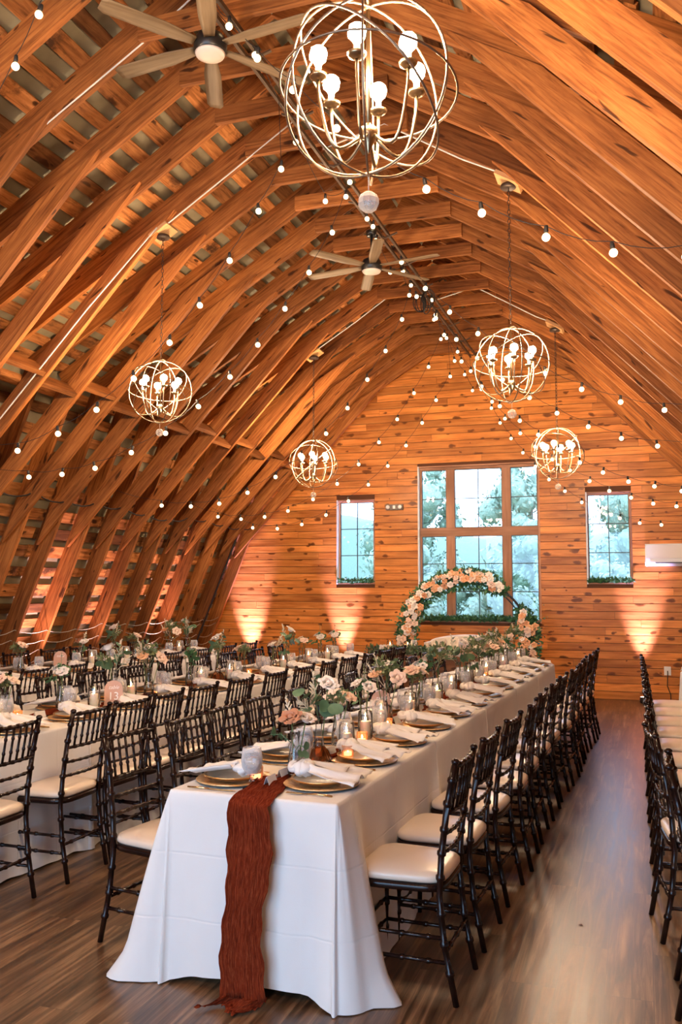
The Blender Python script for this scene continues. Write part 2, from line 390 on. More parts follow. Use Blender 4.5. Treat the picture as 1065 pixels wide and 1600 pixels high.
M['pane'] = mk_glass('window_glass', (.97, .97, .95), .12, .01, .03)
def mk_milky(name, c, opac, rough=.1):
    m, nt, b, N, L = mat(name); out = N['Material Output']; b.inputs['Base Color'].default_value = (*c, 1); b.inputs['Roughness'].default_value = rough
    t = nn(N, 'ShaderNodeBsdfTransparent'); t.inputs[0].default_value = (.97, .97, .97, 1); lw = nn(N, 'ShaderNodeLayerWeight', i_Blend=.35)
    ma = nn(N, 'ShaderNodeMath', operation='MULTIPLY_ADD', use_clamp=True); L.new(lw.outputs['Facing'], ma.inputs[0]); ma.inputs[1].default_value = .55; ma.inputs[2].default_value = opac
    mx = nn(N, 'ShaderNodeMixShader'); L.new(ma.outputs[0], mx.inputs[0]); L.new(t.outputs[0], mx.inputs[1]); L.new(b.outputs[0], mx.inputs[2]); L.new(mx.outputs[0], out.inputs[0])
    return m
M['frost'] = mk_milky('frosted_water_goblet', (.98, .97, .97), .13, .06)
M['mercury'] = mk_milky('amber_mercury_glass', (.90, .45, .22), .25, .2)
M['crystal'] = mk_milky('crystal_facets', (1, .93, .82), .22, .02)
M['acrylic'] = simple('blush_acrylic', (.80, .50, .38), .3, 0, .5, Alpha=.72)
M['amberglass'] = mk_glass('amber_ribbed_glass', (.93, .62, .42), .3, .1, .06)
def petal(name, c1, c2):
    m, nt, b, N, L = mat(name)
    oi = N.new('ShaderNodeObjectInfo'); r = ramp(N, [(0, c1), (1, c2)]); L.new(oi.outputs['Random'], r.inputs[0])
    L.new(r.outputs[0], b.inputs['Base Color']); b.inputs['Roughness'].default_value = .7; b.inputs['Subsurface Weight'].default_value = .1
    b.inputs['Subsurface Radius'].default_value = (.02, .01, .01)
    return m
M['white_rose'] = petal('white_petals', (.90, .82, .74), (.86, .76, .68))
M['blush_rose'] = petal('blush_petals', (.88, .62, .48), (.90, .70, .56))
M['peach_rose'] = petal('peach_petals', (.80, .40, .20), (.86, .50, .28))
M['brown_rose'] = petal('terracotta_petals', (.50, .22, .12), (.62, .30, .17))
M['astilbe'] = petal('cream_plume', (.72, .60, .42), (.80, .70, .52))
def leafm(name, c1, c2):
    m, nt, b, N, L = mat(name)
    tc = nn(N, 'ShaderNodeTexCoord'); n = nn(N, 'ShaderNodeTexNoise', i_Scale=14.0); L.new(tc.outputs['Object'], n.inputs[0])
    r = ramp(N, [(.35, c1), (.65, c2)]); L.new(n.outputs[0], r.inputs[0]); L.new(r.outputs[0], b.inputs['Base Color']); b.inputs['Roughness'].default_value = .55
    return m
M['euc'] = leafm('eucalyptus_leaf', (.06, .14, .07), (.13, .25, .13))
M['leaf'] = leafm('garland_leaf', (.035, .12, .04), (.09, .25, .10))
M['olive'] = leafm('olive_leaf', (.10, .14, .05), (.20, .24, .10))
M['stem'] = simple('flower_stem', (.10, .16, .05), .6)

# ------------------------------------------------------------------ setting: floor
f = MB(); f.grid(lambda u, v: (-8.5 + 12.5 * u, -3.2 + 16.9 * v, 0), 1, 1, smooth=False)
tag(f.build('floor', M['floor']), kind='structure')

def prof_x(z, side, off=0.0):
    """half width of the roof inner profile at height z, measured at the rafters' inner edges (off moves outward)"""
    if z <= KZ: x = FX - (FX - KX) * z / KZ
    else: x = max(0.0, (RIDGE - z) / SL)
    return x + off
DEP = .19
# ------------------------------------------------------------------ end wall: knotty pine boards round the windows
WIN = [(-3.24, -1.40, 1.05, 3.43), (-4.56, -3.93, 1.62, 2.95), (-0.75, -0.12, 1.62, 2.95)]
w = MB(); bh = .112; z = 0.0; row = 0
while z < RIDGE + .3:
    z1 = z + bh
    zi = min(z + bh / 2, RIDGE + .2)
    # outer limit follows the roof shell
    if zi <= KZ + .15: hx = FX - (FX - KX) * zi / KZ + .25
    else: hx = (RIDGE + .24 - zi) / SL + .0
    if hx < .05: break
    segs = [(XC - hx, XC + hx)]
    for (a, b, c, d) in WIN:
        if z1 > c + .004 and z < d - .004:
            ns = []
            for (s0, s1) in segs:
                if b <= s0 or a >= s1: ns.append((s0, s1)); continue
                if a > s0: ns.append((s0, a))
                if b < s1: ns.append((b, s1))
            segs = ns
    cuts = []; x = XC - 6 + R.random() * 2
    while x < XC + 6: cuts.append(x); x += R.choice([1.2, 1.8, 2.4, 3.0, 3.6]) * (.8 + .4 * R.random())
    for (s0, s1) in segs:
        pts = [s0] + [c for c in cuts if s0 + .06 < c < s1 - .06] + [s1]
        for i in range(len(pts) - 1):
            a, b = pts[i], pts[i + 1]
            tone = R.random()
            if R.random() < .07: tone = 1.25
            # clip heights to the window edges
            zz0, zz1 = z + .0, z1
            w.box(((a + b) / 2, WALL_Y + .012, (zz0 + zz1) / 2), (b - a - .003, .022, bh - .007), 0, 0, tone, 0)
    z = z1; row += 1
# dark backing behind the grooves, cut round the windows (real thickness)
def backing(mb, mi):
    xs = [XC - 5.2, -4.56, -3.93, -3.24, -1.40, -0.75, -0.12, XC + 5.2]
    for i in range(len(xs) - 1):
        a, b = xs[i], xs[i + 1]; cx = (a + b) / 2
        hole = None
        for (p, q, c, d) in WIN:
            if p - .01 < cx < q + .01: hole = (c, d)
        for (c, d) in ([(0, 6.0)] if not hole else [(0, hole[0]), (hole[1], 6.0)]):
            mb.box((cx, WALL_Y + .09, (c + d) / 2), (b - a, .12, d - c), 0, mi)
backing(w, 1)
M['groove'] = simple('groove_shadow_wood', (.12, .04, .012), .8)
tag(w.build('wall_back', [M['pine'], M['groove']]), kind='structure')

# ------------------------------------------------------------------ roof shell and skip sheathing
def shell_side(sgn, name, lo):
    """sheathing boards and underlay of one slope; lo: lower steep part, else upper part"""
    mb = MB()
    # outward offset lines
    up_n = Vector((sgn * SL, 0, 1)).normalized()
    kd = Vector((KX - FX, 0, KZ)).normalized()              # direction of the lower rafter going up
    lo_n = Vector((sgn * KZ, 0, (FX - KX))).normalized()
    ridge = Vector((XC, 0, RIDGE)); knee = Vector((XC + sgn * KX, 0, KZ)); foot = Vector((XC + sgn * FX, 0, 0))
    # intersection of the two offset lines = outer knee
    def off(p, n, d): return p + n * d
    def inter(d):
        a = off(ridge, up_n, d); b = off(knee, up_n, d); c = off(foot, lo_n, d); e = off(knee, lo_n, d)
        r = b - a; s = e - c; den = r.x * s.z - r.z * s.x
        t = ((c.x - a.x) * s.z - (c.z - a.z) * s.x) / den
        return a + r * t
    dB = DEP + .012; dS = DEP + .05
    kb = inter(dB); ks = inter(dS)
    if lo: p0, p1, n = off(foot, lo_n, dB) + Vector((0, 0, 0)), kb, lo_n; q0, q1 = off(foot, lo_n, dS) - Vector((0, 0, .0)), ks
    else:
        top = Vector((XC, 0, RIDGE + dB * math.sqrt(1 + SL * SL)))
        p0, p1, n = kb, top, up_n; q0, q1 = ks, Vector((XC, 0, RIDGE + dS * math.sqrt(1 + SL * SL)))
    Y0, Y1 = -2.9, WALL_Y + .02
    d = (p1 - p0); Lg = d.length; d.normalize()
    t = .02
    while t < Lg - .06:
        bw = R.uniform(.105, .15)
        if t + bw > Lg: bw = Lg - t
        y = Y0
        while y < Y1:
            ln = R.choice([2.18, 2.72, 3.27, 4.36]); ye = min(y + ln, Y1)
            if Y1 - ye < .5: ye = Y1
            c = p0 + d * (t + bw / 2) + n * R.uniform(-.003, .003)
            j = R.uniform(-.008, .008)
            mb.beam((c.x + d.x * j, y + .002, c.z + d.z * j), (c.x - d.x * j, ye - .002, c.z - d.z * j), bw * R.uniform(.9, 1), .021, d, 0, R.random())
            y = ye
        t += bw + R.uniform(.075, .115)
    # underlay slab
    cc = (q0 + q1) / 2; 
    mb.beam((cc.x, Y0, cc.z), (cc.x, Y1 + .15, cc.z), (q1 - q0).length + .02, .03, (q1 - q0).normalized(), 1)
    tag(mb.build(name, [M['sheath'], M['shell']]), kind='structure')
shell_side(-1, 'ceiling', False)
shell_side(1, 'ceiling', False)
shell_side(-1, 'wall_left', True)
shell_side(1, 'wall_right', True)
# rear gable wall behind the photographer, with its wide glazed opening (daylight comes in here)
rb = MB()
for (a, b, c, d) in ((XC - 5, -4.9, 0, 6), (.3, XC + 5, 0, 6), (-4.9, .3, 0, .25), (-4.9, .3, 3.3, 6)):
    rb.box(((a + b) / 2, -2.85, (c + d) / 2), (b - a, .1, d - c), 0, 0, .5)
tag(rb.build('wall_front', M['pine']), kind='structure')

# ------------------------------------------------------------------ roof trusses: one thing each
def truss(i, Y):
    n_from_wall = len(TR_Y) - 1 - i
    t = thing('roof_truss', f'rough sawn timber roof truss, {ORD[n_from_wall]} counting from the window wall', 'roof truss', (XC, Y, 0), 0, 'roof trusses of the barn')
    T = .045
    for s in (-1, 1):
        un = Vector((s * SL, 0, 1)).normalized(); ud = Vector((s, 0, -SL)).normalized()
        ln = Vector((s * KZ, 0, FX - KX)).normalized()
        jz = lambda a=.004: R.uniform(-a, a)
        # upper rafter: inner edge on the slope line, runs to the outer knee
        a = Vector((0, 0, RIDGE)) + un * DEP / 2; b = Vector((s * KX, 0, KZ)) + un * DEP / 2 + ud * .08
        m = MB(); m.beam(a, b + Vector((0, 0, jz())), T, DEP, (0, 1, 0), 0, R.uniform(.3, .75), cut0=0, cut1=.0); m.build('upper_rafter', M['rafter'], t)
        # lower rafter, sistered beside the upper one
        a = Vector((s * FX, 0, 0)) + ln * DEP / 2; b = Vector((s * KX, 0, KZ)) + ln * DEP / 2 + (Vector((s * (KX - FX), 0, KZ)).normalized()) * .12
        m = MB(); m.beam(a + Vector((0, .047, 0)), b + Vector((0, .047, 0)), T, DEP, (0, 1, 0), 0, R.uniform(.2, .8)); m.build('lower_rafter', M['rafter'], t)
        # knee brace cutting the corner on the inside
        bt = Vector((s * 1.38, 0, RIDGE - SL * 1.38 + .012)); bb = Vector((s * 3.80, 0, 2.13))
        bd = (bb - bt).normalized(); bn = Vector((-bd.z, 0, bd.x)); 
        if bn.z < 0: bn = -bn
        W = .165
        c0 = bt + bn * W / 2 + bd * .10; c1 = bb + bn * W / 2 - bd * .05
        # long pointed ends as sawn along the rafters
        m = MB()
        th0 = math.acos(max(-1, min(1, bd.dot(ud)))); th1 = math.acos(max(-1, min(1, bd.dot(Vector((s * (FX - KX), 0, -KZ)).normalized()))))
        up = bd.cross(Vector((0, 1, 0))).normalized(); sg = 1 if up.dot(bn) > 0 else -1
        k0 = W / 2 / math.tan(th0); k1 = W / 2 / math.tan(th1)
        m.beam(c0 + bd * k0 * .4 + Vector((0, -.047, 0)), c1 - bd * .04 + Vector((0, -.047, 0)), T, W, (0, 1, 0), 0, R.uniform(.4, .9), cut0=sg * min(k0, .30), cut1=-sg * min(k1, .25))
        m.build('knee_brace', M['rafter'], t)
    # collar tie
    zc = 5.10; hw = .66; m = MB()
    m.beam((-hw - .02, -.047, zc + .065), (hw + .02, -.047, zc + .065 + R.uniform(-.012, .012)), T, .13, (0, 1, 0), 0, .75 if R.random() < .25 else R.uniform(.3, .6), cut0=0)
    m.build('collar_tie', M['rafter'], t)
for i, Y in enumerate(TR_Y): truss(i, Y)
# blocking boards between the knee braces
for i in range(len(TR_Y) - 1):
    Y0, Y1 = TR_Y[i], TR_Y[i + 1]
    for s, side in ((-1, 'left'), (1, 'right')):
        if s > 0: continue
        q_ = .05 if i % 2 else -.05; x = XC + s * (2.66 - q_ * .7); z = 3.45 + q_ * .7
        m = MB(); m.beam((x, Y0 - .02, z), (x, Y1 - .075, z), .045, .15, Vector((-s * 1.0, 0, 1.0)), 0, R.uniform(.1, .5))
        tag(m.build('blocking_board', M['rafter']), f'short timber block between {side} knee braces, {ORD[len(TR_Y) - 2 - i]} from the window wall', 'timber block', 'blocking between the knee braces')

# ------------------------------------------------------------------ windows
def window(n, x0, x1, z0, z1, cols, rows, sash, mull=.13, jambside=True):
    root = bpy.data.objects.new(f'window_{n}', None); col.objects.link(root); root.location = ((x0 + x1) / 2, WALL_Y, z0); root['kind'] = 'structure'
    cx = (x0 + x1) / 2; D = .13
    def P(mb, nm, m, lab=None):
        o = mb.build(nm, m, root); o.location = (-cx, -WALL_Y, -z0)
        if lab: o['label'] = lab
        return o
    j = MB(); t = .02
    yj = WALL_Y + .0
    j.box((x0 + t / 2, yj + D / 2, (z0 + z1) / 2), (t, D, z1 - z0), 0, 1, .5, 2)
    j.box((x1 - t / 2, yj + D / 2, (z0 + z1) / 2), (t, D, z1 - z0), 0, 0, .5, 2)
    j.box((cx, yj + D / 2, z1 - t / 2), (x1 - x0 - 2 * t, D, t), 0, 0, .5, 0)
    j.box((cx, yj + D / 2, z0 + t / 2), (x1 - x0 - 2 * t, D, t), 0, 0, .5, 0)
    P(j, 'window_jamb', [M['winframe'], M['whitep']])
    fr = MB(); yf = WALL_Y + .10
    xs = cols; zs = rows
    # outer frame + mullions around each light
    fx0, fx1, fz0, fz1 = x0 + t, x1 - t, z0 + t, z1 - t
    edgesx = [fx0] + [v for c in cols for v in c] + [fx1]
    for k in range(0, len(edgesx), 2):
        a, b = edgesx[k], edgesx[k + 1]
        if b - a > .002: fr.box(((a + b) / 2, yf, (fz0 + fz1) / 2), (b - a, .06, fz1 - fz0), 0, 0, .5, 2)
    edgesz = [fz0] + [v for c in rows for v in c] + [fz1]
    for k in range(0, len(edgesz), 2):
        a, b = edgesz[k], edgesz[k + 1]
        if b - a > .002:
            fr.box(((fx0 + fx1) / 2, yf - .004, (a + b) / 2), (fx1 - fx0, .06, b - a), 0, 0, .5, 0)
    P(fr, 'window_frame', M['winframe'])
    for ci, (a, b) in enumerate(cols):
        for ri, (c, d) in enumerate(rows):
            pn = MB(); pn.box(((a + b) / 2, yf + .01, (c + d) / 2), (b - a, .006, d - c)); P(pn, 'window_pane', M['pane'])
            mu = MB(); nx, nz = sash[ci][ri]
            for q in range(1, nx): mu.box((a + (b - a) * q / nx, yf, (c + d) / 2), (.012, .02, d - c))
            for q in nz: mu.box(((a + b) / 2, yf + .001, c + (d - c) * q), (b - a, .02, .012))
            # thin dark sash edge
            for (p, q2, sx, sz) in ((a + .004, (c + d) / 2, .008, d - c), (b - .004, (c + d) / 2, .008, d - c), ((a + b) / 2, c + .004, b - a, .008), ((a + b) / 2, d - .004, b - a, .008)):
                mu.box((p, yf + .002, q2), (sx, .02, sz))
            P(mu, 'muntin', M['muntin'])
    return root
ctop = [.5]; cbot = [1 / 3, 2 / 3]
window(1, -3.24, -1.40, 1.05, 3.43, [(-3.19, -2.81), (-2.68, -1.96), (-1.83, -1.44)], [(1.09, 2.35), (2.48, 3.37)],
       [[(1, cbot), (1, ctop)], [(2, cbot), (2, ctop)], [(1, cbot), (1, ctop)]])
window(2, -4.56, -3.93, 1.62, 2.95, [(-4.52, -3.965)], [(1.655, 2.91)], [[(2, cbot)]])
window(3, -0.75, -0.12, 1.62, 2.95, [(-.72, -.155)], [(1.655, 2.91)], [[(2, cbot)]])

# ------------------------------------------------------------------ outdoors: ground, hills, trees
M['lawn'] = leafm('lawn_grass', (.10, .15, .08), (.14, .2, .1))
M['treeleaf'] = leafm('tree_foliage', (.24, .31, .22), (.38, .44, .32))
M['bark'] = simple('tree_bark', (.2, .16, .12), .8)
M['hill'] = leafm('wooded_hill', (.13, .18, .12), (.17, .22, .16))
g = MB(); g.grid(lambda u, v: (-60 + 110 * u, 14 + 70 * v, -.4), 1, 1, smooth=False); tag(g.build('ground', M['lawn']), kind='structure')
def hillf(u, v):
    x = -70 + 130 * u; y = 62 + 20 * v
    return (x, y, -.5 + (6.5 + 3.5 * noise.noise(Vector((x * .06, 3, 0)))) * math.sin(PI * min(1, v * 1.0)) ** .7 + .5 * noise.noise(Vector((x * .5, y * .5, 1))))
g = MB(); g.grid(hillf, 90, 10); tag(g.build('hills', M['hill']), kind='structure')
def make_tree(seed, h, rad):
    rr = random.Random(seed); root = thing('tree', 't', 'tree')
    tr = MB(); tr.tube([(0, 0, -.4), (.1, 0, h * .3), (0, .1, h * .75)], [.22, .16, .07], 8); tr.build('trunk', M['bark'], root)
    cr = MB()
    for k in range(26):
        a = rr.random() * 2 * PI; zz = rr.uniform(.25, 1.0); rw = rad * math.sin(PI * min(.95, max(.1, zz * .85))) * rr.random() ** .5
        c = Vector((rw * math.cos(a), rw * math.sin(a), h * zz)); s = rad * rr.uniform(.2, .4); cr.ball(c, s * .72, 7, 5)
        for q in range(170):
            d = Vector((rr.gauss(0, 1), rr.gauss(0, 1), rr.gauss(0, 1))).normalized(); p = c + d * s * rr.uniform(.6, 1.05)
            t1 = d.orthogonal().normalized(); t1 = (t1 + d * rr.uniform(-.6, .6)).normalized(); t2 = d.cross(t1).normalized(); l = rr.uniform(.07, .15)
            cr.add([p - t1 * l, p + t2 * l * .5, p + t1 * l, p - t2 * l * .5], [(0, 1, 2, 3)])
    cr.build('foliage', M['treeleaf'], root)
    return root
tps = [Proto(make_tree(3, 5.0, 2.4)), Proto(make_tree(5, 6.4, 2.0)), Proto(make_tree(9, 4.0, 2.6))]
TREES = [(-10.8, 26, 0, .8, 'left of the view through the small left window'), (-7.6, 31, 1, .9, 'seen through the small left window'), (-5.6, 22, 2, .6, 'low behind the left lights of the big window'),
         (-4.2, 36, 1, 1.1, 'tall behind the left lights of the big window'), (-2.6, 28, 0, .7, 'behind the flower arch in the big window'), (-.9, 22.5, 2, .5, 'low and near behind the right lights of the big window'),
         (-3.2, 18.5, 2, .42, 'lowest and nearest below the middle lights of the big window'), (.2, 37, 0, 1.0, 'far behind the right lights of the big window'), (1.2, 22, 0, .5, 'seen through the small right window'), (3.0, 30, 1, .8, 'right of the view through the small right window')]
for i, (x, y, k, s, w_) in enumerate(TREES):
    tps[k].place((x, y, 0), i * 1.3, f'hazy green tree outdoors, {w_}', 'trees outside the end wall', s)

# ------------------------------------------------------------------ generic plant pieces
def leaf_quad(mb, p, d, up, l, wd, bend=.15, mi=0):
    d = Vector(d).normalized(); s = d.cross(Vector(up))
    if s.length < 1e-4: s = d.orthogonal()
    s.normalize(); n = s.cross(d).normalized(); p = Vector(p)
    vs = [p, p + d * l * .3 + s * wd * .8 + n * bend * l * .1, p + d * l * .65 + s * wd + n * bend * l * .1, p + d * l - n * bend * l, p + d * l * .65 - s * wd + n * bend * l * .1, p + d * l * .3 - s * wd * .8 + n * bend * l * .1]
    c = [p + d * l * .3, p + d * l * .65]
    mb.add(vs + c, [(0, 1, 6), (1, 2, 7, 6), (2, 3, 7), (3, 4, 7), (4, 5, 6, 7), (5, 0, 6)], None, True, mi)
def leaf_round(mb, p, d, up, l, wd):
    d = Vector(d).normalized(); s = d.cross(Vector(up))
    if s.length < 1e-4: s = d.orthogonal()
    s.normalize(); n = s.cross(d).normalized(); p = Vector(p); c = p + d * l * .55 - n * l * .06
    vs = [p + d * l * (.5 - .5 * math.cos(a)) + s * wd * math.sin(a) * (1 + .12 * math.cos(a)) + n * l * .03 * math.sin(2 * a) for a in [2 * PI * k / 14 for k in range(14)]] + [c]
    mb.add(vs, [(k, (k + 1) % 14, 14) for k in range(14)], None, True)
def rand_dir(rr, zmin=-1): 
    while True:
        v = Vector((rr.uniform(-1, 1), rr.uniform(-1, 1), rr.uniform(-1, 1)))
        if .1 < v.length < 1: 
            v.normalize()
            if v.z >= zmin: return v
def rose_mesh(name, m, seed=1, full=1.0, rings=4):
    """spiral of cupped petals, radius about 1, opening towards +z"""
    rr = random.Random(seed); mb = MB()
    mb.ball((0, 0, .1), .30, 8, 6, (1, 1, 1.25))
    for ring in range(rings):
        n = 3 + ring; q = (ring + 1) / rings
        for k in range(n):
            a = 2 * PI * (k + .5 * (ring % 2)) / n + rr.uniform(-.15, .15)
            rb_ = .18 + .20 * q; top = .62 - .30 * q * full; open_ = .22 + .62 * q * full; wd = .62 + .30 * q
            ca, sa = math.cos(a), math.sin(a); ph = rr.random() * 6
            def fn(u, v, ca=ca, sa=sa, rb_=rb_, top=top, open_=open_, wd=wd, ph=ph):
                t = (u - .5) * 2                       # across
                r = rb_ + (open_ - .0) * v ** 1.3 * (1 - .12 * t * t)
                zz = -.25 + (top + .25) * math.sin(min(1.0, v * 1.0) * PI / 2) - .16 * max(0, v - .75) * 4 * (1 if full > .5 else .2) * .5
                wdt = wd * math.sin(PI * (.18 + .62 * v)) * .62
                ang = t * wdt / max(.35, r) * .95
                zz -= .10 * t * t * v; zz += .03 * math.sin(5 * t + ph) * v
                x = r * math.cos(ang); y = r * math.sin(ang)
                return (x * ca - y * sa, x * sa + y * ca, zz)
            mb.grid(fn, 5, 4)
    return mb.mesh(name, m)
MESH = {}
for nm in ('white_rose', 'blush_rose', 'peach_rose', 'brown_rose'):
    MESH[nm] = rose_mesh(nm, M[nm], hash(nm) % 7 if False else {'white_rose': 1, 'blush_rose': 2, 'peach_rose': 3, 'brown_rose': 4}[nm], .8, 4)
    MESH[nm + '_far'] = rose_mesh(nm, M[nm], 5, .7, 2)
def link_mesh(name, me, parent, loc, r, aim=None):
    o = bpy.data.objects.new(name, me); col.objects.link(o); o.parent = parent
    o.location = loc; o.scale = (r, r, r)
    if aim is not None: o.rotation_euler = Vector(aim).to_track_quat('Z', 'Y').to_euler()
    return o

# ------------------------------------------------------------------ greenery on the sills
def garland_box(name, x0, x1, y, z, h, dep, n, label, lm='leaf', cat='garland', seed=0, droop=.05):
    rr = random.Random(seed); mb = MB(); cx = (x0 + x1) / 2
    mb.tube([(x0 - cx, 0, .03), (0, 0, .035), (x1 - cx, 0, .03)], .012, 6)
    for _ in range(n):
        p = Vector((rr.uniform(x0, x1) - cx, rr.uniform(-dep, dep), rr.uniform(.0, h * .6)))
        leaf_quad(mb, p, rand_dir(rr, -.3 - droop), rand_dir(rr), rr.uniform(.04, .075), rr.uniform(.008, .016), .2)
    o = mb.build(name, M[lm], None, (cx, y, z)); tag(o, label, cat)
    return o
garland_box('sill_garland', -3.14, -1.5, WALL_Y + .0, 1.07, .10, .055, 1500, 'long green leaf garland along the sill of the big window behind the sofa', seed=1)
garland_box('sill_garland', -4.52, -3.97, WALL_Y + .02, 1.64, .08, .05, 480, 'short green garland on the sill of the small left window', seed=2)
garland_box('sill_garland', -.72, -.13, WALL_Y + .02, 1.64, .08, .05, 520, 'short green garland on the sill of the small right window, trailing over its right end', seed=3)

# ------------------------------------------------------------------ wall fittings
t = thing('wall_air_conditioner', 'white wall-mounted air conditioner unit right of the small right window', 'air conditioner', (.49, WALL_Y, 1.87))
m = MB(); prof = [(0, 0), (-.14, 0.0), (-.19, .05), (-.20, .12), (-.19, .27), (-.16, .31), (0, .31)]
def extr(mb, prof, x0, x1, mi=0):
    n = len(prof); vs = [(x0, a, b) for a, b in prof] + [(x1, a, b) for a, b in prof]
    fs = [(i, (i + 1) % n, n + (i + 1) % n, n + i) for i in range(n)] + [tuple(reversed(range(n))), tuple(range(n, 2 * n))]
    mb.add(vs, fs, None, False, mi)
extr(m, prof, -.44, .44); m.build('housing', M['white'], t)
m = MB(); m.box((0, -.203, .20), (.86, .006, .19)); m.build('front_panel', simple('glossy_panel', (.80, .74, .70), .08), t)
m = MB(); m.box((.05, -.185, .045), (.72, .02, .012)); m.build('outlet_slot', M['ink'], t)
m = MB(); m.box((.02, -.19, .065), (.80, .022, .008)); m.build('louver', M['white'], t)
t = thing('emergency_light', 'small twin-head emergency light on the pine wall between the left windows', 'emergency light', (-3.60, WALL_Y, 2.81))
m = MB(); m.box((0, -.03, 0), (.27, .06, .085)); m.build('housing', simple('brown_grey_housing', (.12, .09, .07), .4), t)
for s in (-1, 1):
    m = MB(); m.lathe([(.0, .0), (.03, .0), (.033, .02), (.028, .03)], 14, (s * .095, -.06, 0), 0, True, Matrix.Rotation(PI / 2, 3, 'X')); m.build('lamp_head', M['white'], t)
m = MB(); m.box((0, -.062, 0), (.04, .004, .05)); m.build('display', M['white'], t)
t = thing('wall_outlet', 'white power outlet with a black cord low on the pine wall at right', 'outlet', (.30, WALL_Y, .42))
m = MB(); m.box((0, -.006, 0), (.09, .012, .12)); m.build('cover_plate', M['white'], t)
m = MB(); m.tube([(.0, -.02, .0), (0.0, -.05, -.03), (-.01, -.04, -.2), (.03, -.04, -.32), (.03, -.05, -.41)], .006, 6); m.build('cord', M['wireb'], t)

# ------------------------------------------------------------------ uplights washing the walls
def uplight(x, y, tx, ty, tz, label, power=UP_W, ang=38, colr=(1.0, .58, .62)):
    t = thing('uplight', label, 'uplight', (x, y, 0), 0, 'uplights along the walls')
    m = MB(); m.lathe([(.0, .0), (.05, 0), (.055, .01), (.055, .07), (.048, .08)], 16); m.build('housing', M['blackm'], t)
    m = MB(); m.lathe([(0, .081), (.046, .081), (.046, .083), (0, .083)], 16); m.build('lens', M['uplens'], t)
    d = bpy.data.lights.new('uplight_beam', 'SPOT'); d.energy = power; d.color = colr; d.spot_size = math.radians(ang); d.spot_blend = 1.0; d.shadow_soft_size = .035
    o = bpy.data.objects.new('uplight_beam', d); o.location = (0, 0, .10); col.objects.link(o); o.parent = t
    o.rotation_euler = (Vector((tx - x, ty - y, tz - .1))).to_track_quat('-Z', 'Y').to_euler()
uplight(-6.30, 8.42, -6.50, 8.42, 1.5, 'small black uplight on floor in a left wall bay, nearest the camera', UP_W * 1.3)
uplight(-6.30, 9.50, -6.50, 9.50, 1.5, 'small black uplight on floor in a left wall bay, second from the camera', UP_W * .6)
uplight(-6.30, 11.05, -6.50, 11.05, 1.5, 'small black uplight on floor in a left wall bay, third from the camera', UP_W * 1.3)
PK = (.80, .60, 1.35)
uplight(-5.98, 12.92, -6.04, 13.20, 1.5, 'small black uplight on floor in the left corner of the pine wall', UP_W * 1.5, 36, PK)
uplight(-4.42, 12.94, -4.42, 13.20, 1.5, 'small black uplight on floor below the small left window', UP_W * 1.2, 34, PK)
uplight(-.02, 12.94, -.02, 13.20, 1.5, 'small black uplight on floor below the right end of the small right window', UP_W * 1.4, 34, PK)


# ------------------------------------------------------------------ ridge rail with coiled cable
t = thing('ridge_rail', 'dark lighting rail hung along the ridge under the collar ties', 'rail', (XC, 0, 5.0))
for dx in (-.035, .035):
    m = MB(); m.box((dx, 7.4, .02 + dx * .3), (.022, 11.0, .03), 0, 0, .5, 1); m.build('rail_bar', M['conduit'], t)
for k in range(14):
    y = 2.6 + k * .78
    m = MB(); m.beam((-.10, y, .03), (.02, y + .05, .0), .02, .012, (0, 1, 0)); m.beam((.12, y + .07, .05), (.0, y + .05, .0), .02, .012, (0, 1, 0)); m.build('rail_clamp', M['conduit'], t)
m = MB()
for q in range(9):
    a0 = q * .7; pts = [(.05 * math.cos(a0) + .075 * math.cos(a) * math.cos(a0), 9.75 + .05 * math.sin(a0) + .075 * math.cos(a) * math.sin(a0), -.09 + .10 * math.sin(a) - .012 * q) for a in [2 * PI * k / 16 for k in range(16)]]
    m.tube(pts, .006, 5, True)
m.build('cable_coil', M['wireb'], t)

M['wire2'] = simple('dusty_grey_cable', (.38, .33, .27), .6)
def cable(pts, r, m, label, sag=0):
    mb = MB(); P = [Vector(p) for p in pts]; out = []
    for i in range(len(P) - 1):
        n = max(2, int((P[i + 1] - P[i]).length / .12))
        for k in range(n):
            u = k / n; p = P[i].lerp(P[i + 1], u); p.z -= sag * 4 * u * (1 - u); out.append(p)
    out.append(P[-1]); mb.tube(out, r, 6)
    return tag(mb.build('cable', m), label, 'cable')
def slope_z(x, d=0.0): return RIDGE - SL * abs(x - XC) - d
kb = lambda x: 4.62 - (4.62 - 2.13) / 2.42 * (-3.68 - x)      # knee brace underside, left
cable([(-2.35, 6.33, slope_z(-2.35, .02)), (-3.1, 6.34, slope_z(-3.1, .03)), (-3.7, 6.36, slope_z(-3.7, .02))], .006, M['wire'], 'white cable running from the ridge down to the left chandelier nearest the camera')
cable([(-3.78, 6.32, 4.60), (-4.4, 6.25, kb(-4.4) + .06), (-5.2, 6.24, kb(-5.2) + .05), (-6.0, 6.23, kb(-6.0) + .05)], .006, M['wire'], 'white cable running down the knee brace below the left chandelier nearest the camera')
cable([(-2.3, 10.24, 5.02), (-2.7, 10.2, slope_z(-2.7, .03)), (-3.3, 10.26, slope_z(-3.3, .03)), (-3.86, 10.3, slope_z(-3.86, .01))], .006, M['wire'], 'white cable running to the left chandelier nearest the window wall')
cable([(-2.3, 6.32, 5.04), (-1.8, 6.34, slope_z(-1.8, .03)), (-1.2, 6.36, slope_z(-1.2, .04)), (-.9, 6.38, slope_z(-.9, .01))], .006, M['wire'], 'white cable running to the right chandelier under the middle of the roof')
